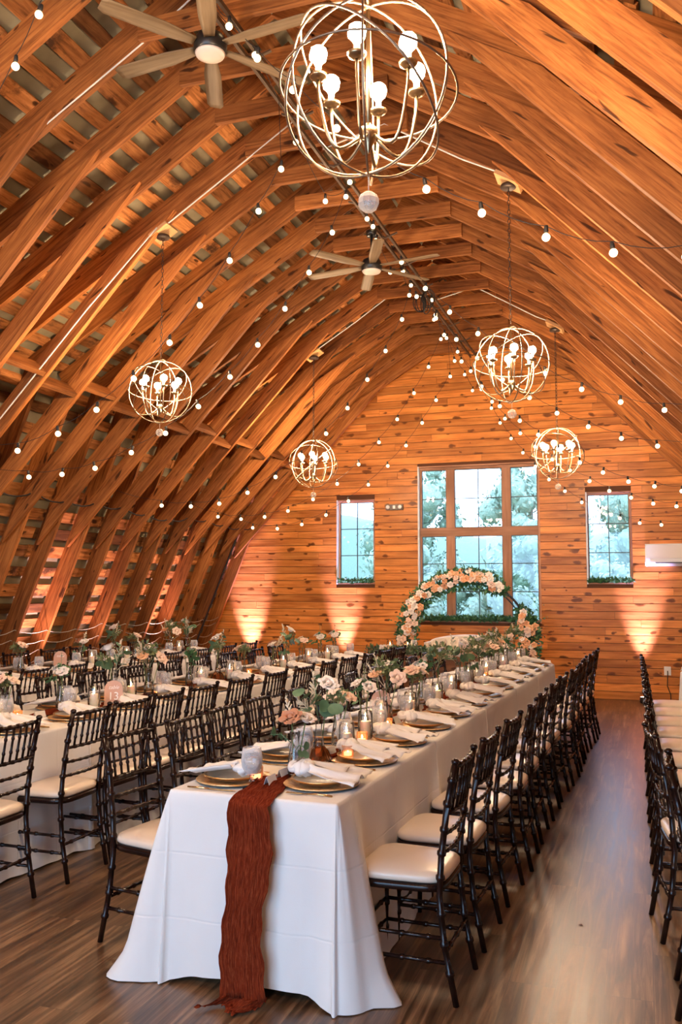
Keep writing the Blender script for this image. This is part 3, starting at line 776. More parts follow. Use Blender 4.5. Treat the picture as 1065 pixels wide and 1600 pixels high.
cable([(-2.3, 10.26, 5.04), (-1.8, 10.3, slope_z(-1.8, .03)), (-1.1, 10.3, slope_z(-1.1, .04)), (-.9, 10.33, slope_z(-.9, .01))], .006, M['wire'], 'cable running to the right chandelier nearest the window wall')
cable([(-2.42, 4.62, slope_z(-2.42, .02)), (-2.6, 4.7, slope_z(-2.6, .03)), (-2.9, 4.745, slope_z(-2.9, .0)), (-4.0, 4.74, slope_z(-4.0, -.02)), (-5.2, 4.74, slope_z(-5.2, -.02))], .006, M['wire'], 'white cable along the rafter beside the near ceiling fan')
low_x = lambda z: XC - (FX - (FX - KX) * z / KZ)
for k, (z, s_) in enumerate(((.72, .05), (.84, .05), (.98, .04), (1.10, .035))):
    pts = [(low_x(z) - .015, y, z + R.uniform(-.03, .03)) for y in TR_Y[8:]]
    cable(pts, .0045, M['wire2'], f'pale cable sagging from stud to stud low along the left wall, {["lowest", "second lowest", "second highest", "highest"][k]}', s_)
pts = [(low_x(2.55) + .02, y, 2.52 + R.uniform(-.05, .06)) for y in TR_Y[9:]]
cable(pts, .008, M['wireb'], 'black cable strung between the lower rafters halfway up the left wall', .05)
cable([(low_x(z) + .03, 12.42, z) for z in (2.5, 1.9, 1.3, .8, .1)], .014, M['wireb'], 'thick black cable running down the left wall near the corner')

# ------------------------------------------------------------------ string lights
def socket_mesh():
    m = MB(); m.lathe([(.0, .062), (.009, .06), (.011, .05), (.012, .028), (.009, .024)], 8); return m.mesh('bulb_socket', M['wireb'])
def globe_mesh(r=.021):
    m = MB(); m.ball((0, 0, 0), r, 10, 8); return m.mesh('globe_bulb', M['sbulb'])
SOCK = socket_mesh(); GLOBE = globe_mesh()
def strand(pts, label, group, seed=0, ends=None):
    rr = random.Random(seed)
    P = [Vector(p) for p in pts]
    t = thing('string_light', label, 'string light', P[0], 0, group)
    mb = MB(); o0 = P[0]; out = []
    C = ([Vector(ends[0])] if ends and ends[0] else []) + [p + Vector((0, 0, .058)) for p in P] + ([Vector(ends[1])] if ends and ends[1] else [])
    for i in range(len(C) - 1):
        for k in range(4):
            u = k / 4; p = C[i].lerp(C[i + 1], u); p.z -= .025 * 4 * u * (1 - u); out.append(p - o0)
    out.append(C[-1] - o0)
    mb.tube(out, .0023, 5); mb.build('cable', M['wireb'], t)
    for p in P:
        tx, ty = rr.uniform(-.35, .35), rr.uniform(-.35, .35)
        o = bpy.data.objects.new('bulb_socket', SOCK); col.objects.link(o); o.parent = t; o.location = p - o0; o.rotation_euler = (tx * .6, ty * .6, 0)
        g = bpy.data.objects.new('globe_bulb', GLOBE); col.objects.link(g); g.parent = o
    return t
def xz(Y, l): return [(x, Y, z) for x, z in l]
ST = [
 (5.5, [(-2.31, 4.50), (-2.48, 4.22), (-2.70, 3.89), (-2.93, 3.59), (-3.17, 3.34), (-3.46, 3.10), (-3.77, 2.89), (-4.10, 2.73), (-4.46, 2.62)], 'left', 'nearest the camera', -1),
 (6.55, [(-2.15, 4.85), (-2.30, 4.45), (-2.50, 4.14), (-2.71, 3.86), (-2.95, 3.58), (-3.20, 3.33), (-3.49, 3.10), (-3.80, 2.89), (-4.13, 2.74), (-4.49, 2.62), (-4.83, 2.58), (-5.18, 2.57)], 'left', 'second from the camera', -1),
 (8.75, [(-2.22, 4.62), (-2.30, 4.37), (-2.48, 4.05), (-2.68, 3.76), (-2.90, 3.47), (-3.14, 3.21), (-3.42, 2.98), (-3.72, 2.77), (-4.05, 2.61), (-4.39, 2.50), (-4.74, 2.48), (-5.11, 2.50)], 'left', 'third from the camera', -1),
 (10.65, [(-2.30, 4.67), (-2.46, 4.33), (-2.65, 4.01), (-2.87, 3.69), (-3.11, 3.41), (-3.38, 3.14), (-3.67, 2.90), (-4.00, 2.71), (-4.35, 2.57), (-4.68, 2.50), (-5.02, 2.48), (-5.36, 2.52)], 'left', 'fourth from the camera', -1),
 (11.2, [(-2.30, 4.32), (-2.49, 4.02), (-2.68, 3.73), (-2.90, 3.44), (-3.15, 3.18), (-3.42, 2.94), (-3.70, 2.73), (-4.02, 2.55), (-4.37, 2.43), (-4.73, 2.38), (-5.10, 2.40)], 'left', 'nearest the window wall', -1),
 (4.4, [(-2.18, 4.83), (-2.00, 4.60), (-1.78, 4.37), (-1.52, 4.10), (-1.30, 3.90), (-1.02, 3.68), (-0.73, 3.51), (-0.41, 3.34), (-0.09, 3.22), (.24, 3.16)], 'right', 'nearest the camera', 1),
 (7.6, [(-2.27, 4.91), (-2.00, 4.54), (-1.78, 4.27), (-1.56, 4.03), (-1.31, 3.81), (-1.03, 3.59), (-0.74, 3.41), (-0.44, 3.25), (-0.13, 3.12), (0.21, 3.03)], 'right', 'second from the camera', 1),
 (8.7, [(-2.28, 4.85), (-2.13, 4.58), (-1.93, 4.33), (-1.72, 4.09), (-1.51, 3.88), (-1.26, 3.64), (-1.00, 3.44), (-0.74, 3.27), (-0.45, 3.12), (-0.15, 2.99), (0.17, 2.90)], 'right', 'third from the camera', 1),
 (9.9, [(-2.2, 4.75), (-2.1, 4.50), (-1.9, 4.17), (-1.68, 3.86), (-1.47, 3.62), (-1.25, 3.44), (-1.05, 3.27), (-.83, 3.09), (-0.61, 2.94), (-0.37, 2.82), (-0.11, 2.71), (0.15, 2.65), (0.42, 2.59)], 'right', 'fourth from the camera', 1),
 (11.2, [(-2.20, 4.64), (-2.03, 4.37), (-1.89, 4.16), (-1.76, 3.95), (-1.60, 3.72), (-1.41, 3.52), (-1.23, 3.34), (-1.02, 3.17), (-0.81, 3.02), (-0.58, 2.88), (-0.35, 2.75), (-0.10, 2.66), (0.15, 2.58), (0.41, 2.54)], 'right', 'fifth from the camera', 1),
 (12.4, [(-2.25, 4.67), (-2.1, 4.39), (-1.96, 4.11), (-1.84, 3.89), (-1.69, 3.66), (-1.53, 3.45), (-1.36, 3.25), (-1.18, 3.06), (-0.97, 2.89), (-0.75, 2.73), (-.51, 2.6), (-.26, 2.5), (-0.01, 2.43), (0.26, 2.40)], 'right', 'nearest the window wall', 1)]
for i, (Y, l, side, which, s) in enumerate(ST):
    e0 = (XC + s * .03, Y, 4.99)
    xe, ze = l[-1]
    if s < 0: e1 = (low_x(2.72) + .02, Y, 2.72)
    else:
        e1 = (xe + .9, Y, ze - .05 + .05)
        zt = ze + .02; e1 = (2 * XC - (low_x(zt) + .03), Y, zt)
    strand(xz(Y, l), f'string of lit globe bulbs from ridge to {side} side, {which}', 'string lights', i, (e0, e1))
strand([(-2.22, 4.85, 4.93), (-2.36, 5.9, 4.9), (-2.36, 6.55, 4.72), (-2.30, 6.9, 4.9), (-2.25, 7.35, 4.88), (-2.33, 7.9, 4.9), (-2.3, 8.3, 4.72), (-2.3, 8.8, 4.9), (-2.34, 9.3, 4.92), (-2.24, 9.9, 4.93), (-2.33, 10.4, 4.85), (-2.28, 10.9, 4.75), (-2.3, 11.5, 4.6), (-2.28, 12.1, 4.55), (-2.28, 12.7, 4.45)],
       'string of lit globe bulbs running lengthwise under the ridge rail', 'string lights', 40, ((XC, 4.4, 4.99), (XC, 13.0, 4.6)))
strand([(-2.82, 3.7, 4.89), (-2.95, 3.7, 4.62), (-3.09, 3.7, 4.36), (-3.28, 3.7, 4.08)], 'short bulb string high in the upper left corner, two lit globes in view', 'string lights', 41, ((-2.68, 3.7, 5.2), (-3.9, 3.7, 3.6)))

# ------------------------------------------------------------------ ceiling fans
def make_fan():
    root = thing('ceiling_fan', 'x', 'ceiling fan')
    m = MB(); m.lathe([(.0, .0), (.075, 0), (.095, .02), (.098, .07), (.08, .11), (.04, .13), (.02, .14)], 24); m.build('motor_housing', M['fanmetal'], root)
    m = MB(); m.lathe([(0, -.018), (.05, -.016), (.082, -.004), (.088, .008), (.0, .01)], 24); m.build('light_lens', M['fanlight'], root)
    m = MB(); m.tube([(0, 0, .12), (0, 0, .36)], .012, 8); m.lathe([(.0, .36), (.045, .34), (.05, .39), (.0, .395)], 16); m.build('downrod', M['fanmetal'], root)
    for k in range(6):
        a = k * PI / 3; m = MB()
        c, s = math.cos(a), math.sin(a)
        def fn(u, v, c=c, s=s):
            r = .10 + .56 * u; wd = (.030 + .022 * min(1, u * 3)) * (1 - .35 * max(0, u - .94) / .06 * abs(v - .5) * 2); y = (v - .5) * 2 * wd; z = .055 + y * .16
            return (r * c - y * s, r * s + y * c, z)
        m.grid(fn, 16, 4, uvs=(.56, .12)); 
        b = m.build('blade', M['fanblade'], root)
        so = b.modifiers.new('solid', 'SOLIDIFY'); so.thickness = .007
        m = MB(); m.box(((.09 + .05) * c, (.09 + .05) * s, .055), (.12, .03, .008), a); m.build('blade_bracket', M['fanmetal'], b)
    return root
fp = Proto(make_fan())
fp.place((XC, 4.4, 4.68), math.radians(-6), 'ceiling fan with six wooden blades and round lens under the ridge, nearer the camera', 'ceiling fans')
fp.place((XC, 7.65, 4.50), math.radians(-8), 'ceiling fan with six wooden blades under the ridge, farther from the camera', 'ceiling fans')
for y in (4.4, 7.65):
    pass

# ------------------------------------------------------------------ orb chandeliers
CH_L = []
def make_chandelier():
    root = thing('orb_chandelier', 'x', 'chandelier'); Rr = .28
    def ring(nrm, r, rot=0):
        q = Vector(nrm).to_track_quat('Z', 'Y'); m = MB()
        m.tube([q @ Vector((r * math.cos(a), r * math.sin(a), 0)) for a in [2 * PI * k / 56 for k in range(56)]], .0040, 6, True); m.build('orb_ring', M['silverleaf'], root)
    ring((1, .15, 0), Rr); ring((.35, 1, 0), Rr * .985); ring((-.7, .7, .04), Rr * .97); ring((.05, .08, 1), Rr * 1.0); ring((.62, .25, .75), Rr * 1.02); ring((-.5, .45, .75), Rr * .99)
    m = MB(); m.tube([(0, 0, Rr), (0, 0, -.15)], .007, 8); m.lathe([(0, -.21), (.006, -.20), (.012, -.185), (.022, -.165), (.03, -.15), (.03, -.13), (.014, -.12), (.008, -.11)], 12); m.lathe([(0, Rr + .03), (.012, Rr + .02), (.012, Rr - .01), (0, Rr - .02)], 8); m.build('centre_stem', M['bronze'], root)
    for k in range(6):
        a = PI / 6 + k * PI / 3; c, s = math.cos(a), math.sin(a); m = MB(); pts = []
        for q in range(13):
            u = q / 12; th = PI * u * .62
            r = .02 + .143 * math.sin(min(PI / 2, u * PI / 2 * 1.05)) ; z = -.15 - .055 * math.sin(PI * min(1, u * 1.35)) + (.16 * max(0, u - .35) ** 1.6 / .65 ** 1.6)
            pts.append((r * c, r * s, z))
        m.tube(pts, .0055, 6); arm = m.build('arm', M['bronze'], root)
        cc = (.163 * c, .163 * s, 0)
        m = MB(); m.lathe([(0, .005), (.012, .006), (.026, .014), (.030, .022), (.028, .022), (.012, .012), (0, .012)], 14, cc); m.build('drip_cup', M['bronze'], arm)
        m = MB(); m.lathe([(.010, .012), (.010, .05), (0, .052)], 10, cc); m.build('candle_sleeve', M['white_sleeve'], arm)
        m = MB(); m.lathe([(0, .05), (.009, .052), (.014, .062), (.026, .074), (.029, .088), (.024, .106), (.010, .116), (0, .118)], 8, cc); m.build('globe_bulb', M['bulb'], arm)
    m = MB(); m.tube([(0, 0, -Rr), (0, 0, -Rr - .05)], .002, 5); m.ball((0, 0, -Rr - .085), .034, 10, 7); o = m.build('crystal_ball', M['crystal'], root)
    for p in o.data.polygons: p.use_smooth = False
    return root
M['white_sleeve'] = simple('ivory_sleeve', (.8, .7, .55), .5)
cp = Proto(make_chandelier())
CHS = [(-.87, 2.86, 3.345, 'largest looking orb chandelier, top centre of the photo, nearest the camera', 5, 1.12),
       (-3.78, 6.42, 3.22, 'orb chandelier on a chain at left, nearer of the two left ones', 40, .95), (-3.88, 10.34, 3.13, 'orb chandelier on a chain at left, farther of the two left ones', 75, 1.08),
       (-.87, 6.46, 3.22, 'orb chandelier on a chain at right, in front of the top of the pine wall', 15, 1.0), (-.89, 10.42, 3.13, 'orb chandelier on a chain at right, hanging before the top right of the big window', 52, 1.07),
       (-3.78, 2.5, 3.3, 'added orb chandelier at left, out of view, lighting the near hall', 20, 1.0), (-.87, -1.2, 3.3, 'added unseen orb chandelier behind the photographer at right, lighting the near hall', 0, 1.0), (-3.78, -1.2, 3.3, 'added unseen orb chandelier behind the photographer at left, lighting the near hall', 30, 1.0)]  # these last three are added out of view to light the near hall
chain_me = {}
for (x, y, z, lab, rz, cs) in CHS:
    o = cp.place((x, y, z), math.radians(rz), lab, 'orb chandeliers', cs)
    zc = z + (slope_z(x, 0.0) - z) / cs
    # chain from the orb up to the canopy
    L = zc - .07 - (z + .30); n = int(L / .036); m = MB()
    for k in range(n):
        zz = .31 + L * (k + .5) / n; h = L / n * .62; wv = .010
        pts = []
        for q in range(8):
            a = 2 * PI * q / 8; px, pz = wv * math.cos(a), h * math.sin(a)
            pts.append((px, 0, zz + pz) if k % 2 else (0, px, zz + pz))
        m.tube(pts, .0028, 4, True)
    m.build('chain', M['chain'], o)
    s = -1 if x < XC else 1
    un = Vector((s * SL, 0, 1)).normalized(); rot = Vector((s * SL, 0, 1)).to_track_quat('Z', 'Y').to_matrix()
    m = MB(); m.lathe([(0, .0), (.055, 0), (.062, .01), (.058, .028), (0, .03)], 20, (0, 0, zc - z - .075), 0, True); m.build('canopy', M['chain'], o)
    m = MB(); m.box((0, 0, 0), (.20, .20, .03)); b = m.build('mount_block', M['block'], o); b.location = (0, 0, zc - z - .022); b.rotation_euler = (0, math.atan(SL) * s, 0)
    inv = -math.radians(rz)
    b.rotation_euler = (Matrix.Rotation(inv, 3, 'Z') @ Matrix.Rotation(math.atan(SL) * s, 3, 'Y')).to_euler()

# ------------------------------------------------------------------ tables: rows along the hall, each row a line of cloth covered tables
class Row:
    def __init__(s, xr, y0, skew, width=.75): s.xr = xr; s.y0 = y0; s.k = skew; s.w = width
    def x(s, Y, dx): """dx from the centre line""" ; return s.xr - s.w / 2 + s.k * (Y - s.y0) + dx
    def ang(s): return -math.atan(s.k)
TZ = .76
ROWS = {'A': Row(-1.13, 3.3, .033), 'B': Row(-3.30, 4.2, .07), 'C': Row(-5.15, 6.2, .06), 'D': Row(.33 + .75, 9.4, -.01)}
def tablecloth(row, Ya, Yb, label, group, flare=(.07, .07, .07, .07), seed=0, cl=(.010, .018), inner=True):
    """cloth over a table from Ya to Yb. flare: corner spread front-left, front-right, back-right, back-left"""
    rr = random.Random(seed); L = Yb - Ya; W = row.w; hw, hl = W / 2, L / 2
    ym = (Ya + Yb) / 2; mb = MB()
    cor = [(-hw, -hl, PI, flare[0]), (hw, -hl, -PI / 2, flare[1]), (hw, hl, 0, flare[2]), (-hw, hl, PI / 2, flare[3])]
    P = []   # (pos, normal dir, function of t -> displacement, hem height)
    amp = cl[0]; base = cl[1]; peak = (.12, .86, .5, .5)
    ph = [rr.uniform(0, 6) for _ in range(8)]
    def cornerD(ci, u):
        fl = flare[ci]; pk = peak[ci]
        if fl > .12 and ci == 1: return base + fl * (.10 + .30 * u * u) + .03 * math.exp(-((u - .15) / .10) ** 2)
        if fl < .12: return base + fl * (.35 + .65 * math.sin(PI * u) ** 1.5)
        return base + fl * math.exp(-((u - pk) / .34) ** 2) + .035 * math.exp(-((u - (.85 if pk < .5 else .12)) / .10) ** 2)
    def side(c0, c1, nx, ny):
        p0, p1 = cor[c0][:2], cor[c1][:2]
        ln = math.hypot(p1[0] - p0[0], p1[1] - p0[1]); n = max(8, int(ln / .03))
        d0, d1 = cornerD(c0, 1) - base, cornerD(c1, 0) - base
        for k in range(1, n):
            dist = k / n * ln; u = k / n
            l0, l1 = (.05 + .35 * d0, .05 + .35 * d1)
            w = math.sin(dist * 17 + ph[0]) * .5 + math.sin(dist * 41 + ph[1]) * .25 + math.sin(dist * 7 + ph[2]) * .6
            D = base + amp * w + d0 * math.exp(-(dist / l0) ** 1.3) + d1 * math.exp(-((ln - dist) / l1) ** 1.3) - .018 * (math.exp(-((dist - l0 * 1.9) / .04) ** 2) + math.exp(-((ln - dist - l1 * 1.9) / .04) ** 2))
            ed = min(dist, ln - dist)
            hem = (.045 if max(flare) > .15 and ny < 0 else .012) * min(1, ed / .14) + .004 * math.sin(dist * 23 + ph[3])
            if c0 == 1 and flare[1] > .12:      # loose fold thrown out along the side of the near right corner
                D += .16 * math.exp(-((dist - .14) / .085) ** 2); hem = min(hem, .004)
            if inner and (ny > 0 or (ny < 0 and flare[0] < .12)): D = .004 + .3 * amp * w * .3
            P.append(((p0[0] + (p1[0] - p0[0]) * u, p0[1] + (p1[1] - p0[1]) * u), (nx, ny), D, max(.003, hem)))
    def corner(ci, a0):
        cx, cy_ = cor[ci][:2]; n = 16 if flare[ci] > .15 else 7
        for k in range(n + 1):
            u = k / n; a = a0 + (PI / 2) * u
            D = cornerD(ci, u); tk = 1.0
            if flare[ci] < .12: D = .004 + (D - .004) * (abs(math.cos(a)) ** 1.5)
            P.append(((cx, cy_), (math.cos(a), math.sin(a)), D, .004))
    # go round: front-left corner starts facing -x
    corner(0, PI); side(0, 1, 0, -1); corner(1, -PI / 2); side(1, 2, 1, 0); corner(2, 0); side(2, 3, 0, 1); corner(3, PI / 2); side(3, 0, -1, 0)
    n = len(P); rows = []
    ins = .012
    def clampin(p): return (max(-hw + ins, min(hw - ins, p[0])), max(-hl + ins, min(hl - ins, p[1])))
    rows.append([Vector((*clampin(p), TZ)) for p, nr, D, h in P])
    rows.append([Vector((clampin(p)[0] + nr[0] * ins * .7, clampin(p)[1] + nr[1] * ins * .7, TZ - .0035)) for p, nr, D, h in P])
    rows.append([Vector((clampin(p)[0] + nr[0] * ins * 1.02, clampin(p)[1] + nr[1] * ins * 1.02, TZ - .014)) for p, nr, D, h in P])
    T = 16
    for r in range(1, T + 1):
        t = r / T
        row_ = []
        for p, nr, D, h in P:
            z = TZ - .014 - (TZ - .014 - h) * t
            g = t ** .9 if D > .08 else t
            d = ins * 1.02 + D * g * (1 + (.25 * (t - .85) / .15 if (t > .85 and D > .14) else 0))
            q = clampin(p); row_.append(Vector((q[0] + nr[0] * d, q[1] + nr[1] * d, z)))
        rows.append(row_)
    vs = [v for r_ in rows for v in r_]; fs = []; sm = []
    for i in range(len(rows) - 1):
        for k in range(n):
            k2 = (k + 1) % n
            fs.append((i * n + k, (i + 1) * n + k, (i + 1) * n + k2, i * n + k2))
    mb.add(vs, fs, None, True); mb.f.append(list(range(n))); mb.uv.append([(0, 0)] * n); mb.sm.append(False); mb.mi.append(0); mb.tone.append(.5)
    o = mb.build('tablecloth', M['cloth'], None, (row.x(ym, 0), ym, 0), row.ang())
    return tag(o, label, 'tablecloth', group)
segA = [3.30, 4.79, 6.15, 7.38, 8.60, 9.83]
for k in range(5):
    lab = ['nearest the camera, its corners spread on the floor', 'second nearest', 'third', 'fourth', 'farthest from the camera'][k]
    fl = (.19, .19, .07, .07) if k == 0 else (.07, .07, .07, .07)
    tablecloth(ROWS['A'], segA[k] + (.004 if k else 0), segA[k + 1] - .004, f'floor-length ivory tablecloth, central table row, {lab}', 'tablecloths of the central table row', fl, k)
segB = [3.0, 4.78, 6.05, 7.32, 8.6, 9.88]
for k in range(5):
    tablecloth(ROWS['B'], segB[k] + .004, segB[k + 1] - .004, f'floor-length ivory tablecloth, second table row from the left wall, {["nearest the camera", "second nearest", "third", "fourth", "farthest"][k]}', 'tablecloths of the second table row', (.07,) * 4, 10 + k)
segC = [4.9, 6.2, 7.5, 8.8, 10.2]
for k in range(4):
    tablecloth(ROWS['C'], segC[k] + .004, segC[k + 1] - .004, f'floor-length ivory tablecloth, table row along the left wall, {["nearest the camera", "second from the camera", "third from the camera", "farthest from the camera"][k]}', 'tablecloths of the table row by the left wall', (.07,) * 4, 20 + k)
segD = [3.6, 5.5, 7.4, 9.4]
for k in range(3):
    tablecloth(ROWS['D'], segD[k] + .004, segD[k + 1] - .004, f'floor-length ivory tablecloth right of the aisle at the frame edge, {["nearest the camera", "middle one", "farthest from the camera"][k]}', 'tablecloths of the table row right of the aisle', (.07,) * 4, 30 + k)

# ------------------------------------------------------------------ rust gauze runners
def runner(row, Y0, Y1, label, seed, drop=False, dx=0.0):
    rr = random.Random(seed); mb = MB(); x0 = row.x(Y0, dx)
    nv = 28; path = []
    L = Y1 - Y0; n = int(L / .035)
    path = []
    if drop:
        for q in range(10): path.append(('pile', q / 9))
        for q in range(26): path.append(('drop', q / 25))
        for q in range(1, 6): path.append(('edge', q / 6))
    for q in range(n + 1): path.append(('top', q / n))
    vs = []; yl = Y0
    for i, (kd, u) in enumerate(path):
        for j in range(nv + 1):
            v = j / nv - .5
            if kd == 'top':
                Y = Y0 + .03 + (L - .03) * u; wd = .17 if Y < Y0 + .25 and drop else .10 + .02 * math.sin(Y * 5 + seed)
                if drop: wd = .10 + .09 * math.exp(-((Y - Y0) / .22) ** 2) + .02 * math.sin(Y * 5)
                cx = .045 * math.sin(Y * 3.1 + seed) + .02 * math.sin(Y * 7.3) + (-.02 if drop else 0)
                if drop: cx += .035 * math.exp(-((Y - Y0 - .05) / .2) ** 2)
                if drop: e_ = math.exp(-((Y - Y0) / .22) ** 2); cx = cx * (1 - e_) + .02 * e_; wd = wd * (1 - e_) + .176 * e_
                cr = .016 * abs(noise.noise(Vector((v * 26, Y * 5, seed)))) + .020 * max(0, noise.noise(Vector((v * 10, Y * 3, seed + 5)))) + .008 * abs(math.sin(v * 34 + Y * 4))
                edge = 1 - (abs(v) * 2) ** 4
                vs.append((row.x(Y, dx) - x0 + cx + v * wd, Y - Y0, TZ + .004 + cr * (.35 + .9 * edge)))
            else:
                if kd == 'drop': z = .03 + (TZ - .05) * u; wd = .175 + .012 * math.sin(z * 14) + .011 * math.sin(z * 47); off = .035 + .012 * u * 0; yy = -(.055 + .038 * (1 - u))
                elif kd == 'edge': z = TZ - .02 + .026 * math.sin(u * PI / 2); wd = .178; yy = -.055 + .085 * u; 
                else: z = .008 + .028 * u ** 2 + .02 * abs(noise.noise(Vector((v * 9, u * 4, 2)))) * (1 - u); wd = .175 + .05 * (1 - u); yy = -.15 + .06 * u - .03 * math.sin(v * 9)
                cr = .016 * (noise.noise(Vector((v * 22, z * 2.2, seed))) + .6 * math.sin(v * 42 + z * 2.0 + 1.5 * math.sin(z * 5))) + .006 * math.sin(v * 90)
                cx = .02 + (.012 * math.sin((TZ - z) * 9) if kd != 'edge' else 0) - (.05 * (1 - u) if kd == 'pile' else 0)
                if kd == 'pile': yy += .02 * noise.noise(Vector((v * 12, u * 5, 9)))
                vs.append((cx + v * wd, yy - abs(cr) * (1 if kd != 'edge' else .5), max(.003, z)))
    fs = []; uu = []
    for i in range(len(path) - 1):
        for j in range(nv):
            a = i * (nv + 1) + j; fs.append((a, a + 1, a + nv + 2, a + nv + 1))
            uu.append([(i * .035, j / nv), (i * .035, (j + 1) / nv), ((i + 1) * .035, (j + 1) / nv), ((i + 1) * .035, j / nv)])
    mb.add(vs, fs, uu, True)
    o = mb.build('table_runner', M['gauze'], None, (x0, Y0, 0))
    return tag(o, label, 'table runner', 'rust gauze table runners')
runner(ROWS['A'], 3.30, 9.7, 'rust gauze runner along the central table row, hanging over its near end to the floor', 1, True)
runner(ROWS['B'], 3.2, 9.7, 'rust gauze runner along the second table row from the left wall', 2)
runner(ROWS['C'], 5.0, 10.1, 'rust gauze runner along the table row by the left wall', 3)

# ------------------------------------------------------------------ chiavari chairs
def bamboo(mb, pts, r, rings, seg=8, ringh=.006, rr_=1.42):
    """turned tube with raised bamboo rings at the given fractions of its length"""
    P = [Vector(p) for p in pts]; cum = [0]
    for i in range(1, len(P)): cum.append(cum[-1] + (P[i] - P[i - 1]).length)
    L = cum[-1]
    rad = r if isinstance(r, tuple) else (r, r)
    st = set([0, L]) | set(cum)
    for q in rings:
        for d in (-2.2, -1, 1, 2.2): st.add(max(0, min(L, q * L + d * ringh)))
    st = sorted(st); out = []; rs = []
    for s_ in st:
        for i in range(1, len(P)):
            if s_ <= cum[i] + 1e-9: break
        u = (s_ - cum[i - 1]) / max(1e-9, cum[i] - cum[i - 1]); out.append(P[i - 1].lerp(P[i], u))
        base = rad[0] + (rad[1] - rad[0]) * s_ / L; k = 1
        for q in rings:
            if abs(s_ - q * L) <= ringh * 1.05: k = rr_
        rs.append(base * k)
    mb.tube(out, rs, seg)
def make_chair():
    root = thing('chiavari_chair', 'x', 'chair'); mh = M['mahog']
    m = MB()   # seat frame
    def outl(u):  # trapezoid outline with bowed sides, seat front at +y
        a = 2 * PI * u; c, s = math.cos(a), math.sin(a); n = 5
        x = abs(c) ** (2 / n) * (1 if c > 0 else -1); y = abs(s) ** (2 / n) * (1 if s > 0 else -1)
        return x * (.195 + .012 * y), y * (.180 if y > 0 else .195)
    N_ = 36
    def slab(mb, z0, z1, k, dome=0):
        rows = [(k * .97, z0), (k, z0 + (z1 - z0) * .25), (k, z0 + (z1 - z0) * .7), (k * .96, z1 - .002)]
        if dome: rows += [(k * .85, z1 + dome * .4), (k * .5, z1 + dome * .9), (.02, z1 + dome)]
        vs = []; 
        for s_, z in rows:
            for q in range(N_):
                x, y = outl(q / N_); vs.append((x * s_, y * s_, z))
        fs = []
        for i in range(len(rows) - 1):
            for q in range(N_): q2 = (q + 1) % N_; fs.append((i * N_ + q, i * N_ + q2, (i + 1) * N_ + q2, (i + 1) * N_ + q))
        fs.append(tuple(reversed(range(N_)))); fs.append(tuple((len(rows) - 1) * N_ + q for q in range(N_)))
        mb.add(vs, fs, None, True)
    slab(m, .410, .442, 1.0); m.build('seat_frame', mh, root)
    m = MB(); slab(m, .4425, .476, .985, .020); m.build('cushion', M['vinyl'], root)
    tp = {}
    for s in (-1, 1):
        pts = [(s * .178, -.235, 0), (s * .176, -.190, .22), (s * .174, -.172, .40), (s * .172, -.180, .55), (s * .172, -.205, .74), (s * .172, -.238, .905)]
        m = MB(); bamboo(m, pts, (.0125, .0135), (.13, .25, .37, .52, .62, .72, .83, .93), 8); m.ball((s * .172, -.240, .915), .017, 8, 6, (1, 1, .75)); m.build('rear_leg', mh, root)
        m = MB(); bamboo(m, [(s * .182, .164, 0), (s * .176, .152, .41)], (.0115, .0135), (.3, .55, .8), 8); m.build('front_leg', mh, root)
        for z, k in ((.155, 0), (.245, 1)):
            m = MB(); bamboo(m, [(s * .178, -.200, z + .0), (s * .180, .158, z)], .0085, (.2, .5, .8), 6, .005); m.build('side_stretcher', mh, root)
    for z in (.155, .245): m = MB(); bamboo(m, [(-.18, .158, z), (.18, .158, z)], .0085, (.2, .5, .8), 6, .005); m.build('front_stretcher', mh, root)
    m = MB(); bamboo(m, [(-.176, -.198, .20), (.176, -.198, .20)], .0085, (.2, .5, .8), 6, .005); m.build('rear_stretcher', mh, root)
    yb = lambda z: -.180 - (z - .55) * (.055 / .355) if z > .55 else -.178
    for z, r, nm in ((.895, .011, 'top_rail'), (.715, .0095, 'back_rail'), (.635, .0085, 'back_rail'), (.560, .0085, 'back_rail')):
        bow = .016
        pts = [(-.172 + .344 * u, yb(z) - bow * math.sin(PI * u) , z) for u in (0, .25, .5, .75, 1)]
        m = MB(); bamboo(m, pts, r, (.17, .34, .5, .66, .83), 6, .005, 1.3); m.build(nm, mh, root)
    for k in range(6):
        u = (k + 1) / 7; x = -.172 + .344 * u; bw = .016 * math.sin(PI * u)
        m = MB(); bamboo(m, [(x, yb(.715) - bw, .715), (x, yb(.895) - bw, .895)], .0068, (.3, .68), 6, .004); m.build('spindle', mh, root)
    return root
chair = Proto(make_chair())
def put_chairs(row, side, Ys, post_dx, group, place, rr, odd=()):
    """side +1: chair stands right of the table row and faces left"""
    for i, Y in enumerate(Ys):
        x = row.x(Y, 0) + side * post_dx; j = rr.uniform(-.05, .05)
        lab = f'dark chiavari chair, ivory seat, {place}, {ORD[i]} from the camera'
        dx = rr.uniform(-.015, .015)
        rz = (PI / 2 if side > 0 else -PI / 2) + row.ang() + j
        if i in odd: rz += odd[i]
        chair.place((x + dx, Y, 0), rz, lab, group)
rr = random.Random(4)
pd = .75 / 2 + .425 - .238
YA_R = [3.65, 4.19, 4.78, 5.36, 5.92, 6.50, 7.07, 7.64, 8.21, 8.78, 9.35, 9.92]
YA_L = [3.70, 4.20, 4.64, 5.10, 5.62, 6.2, 6.75, 7.3, 7.9, 8.5, 9.05, 9.6]
YB_R = [3.76, 4.35, 4.76, 5.14, 5.58, 6.10, 6.65, 7.2, 7.75, 8.25, 8.75, 9.25, 9.7]
YB_L = [4.1, 4.65, 5.2, 5.75, 6.2, 6.75, 7.3, 7.85, 8.4, 8.95, 9.5]
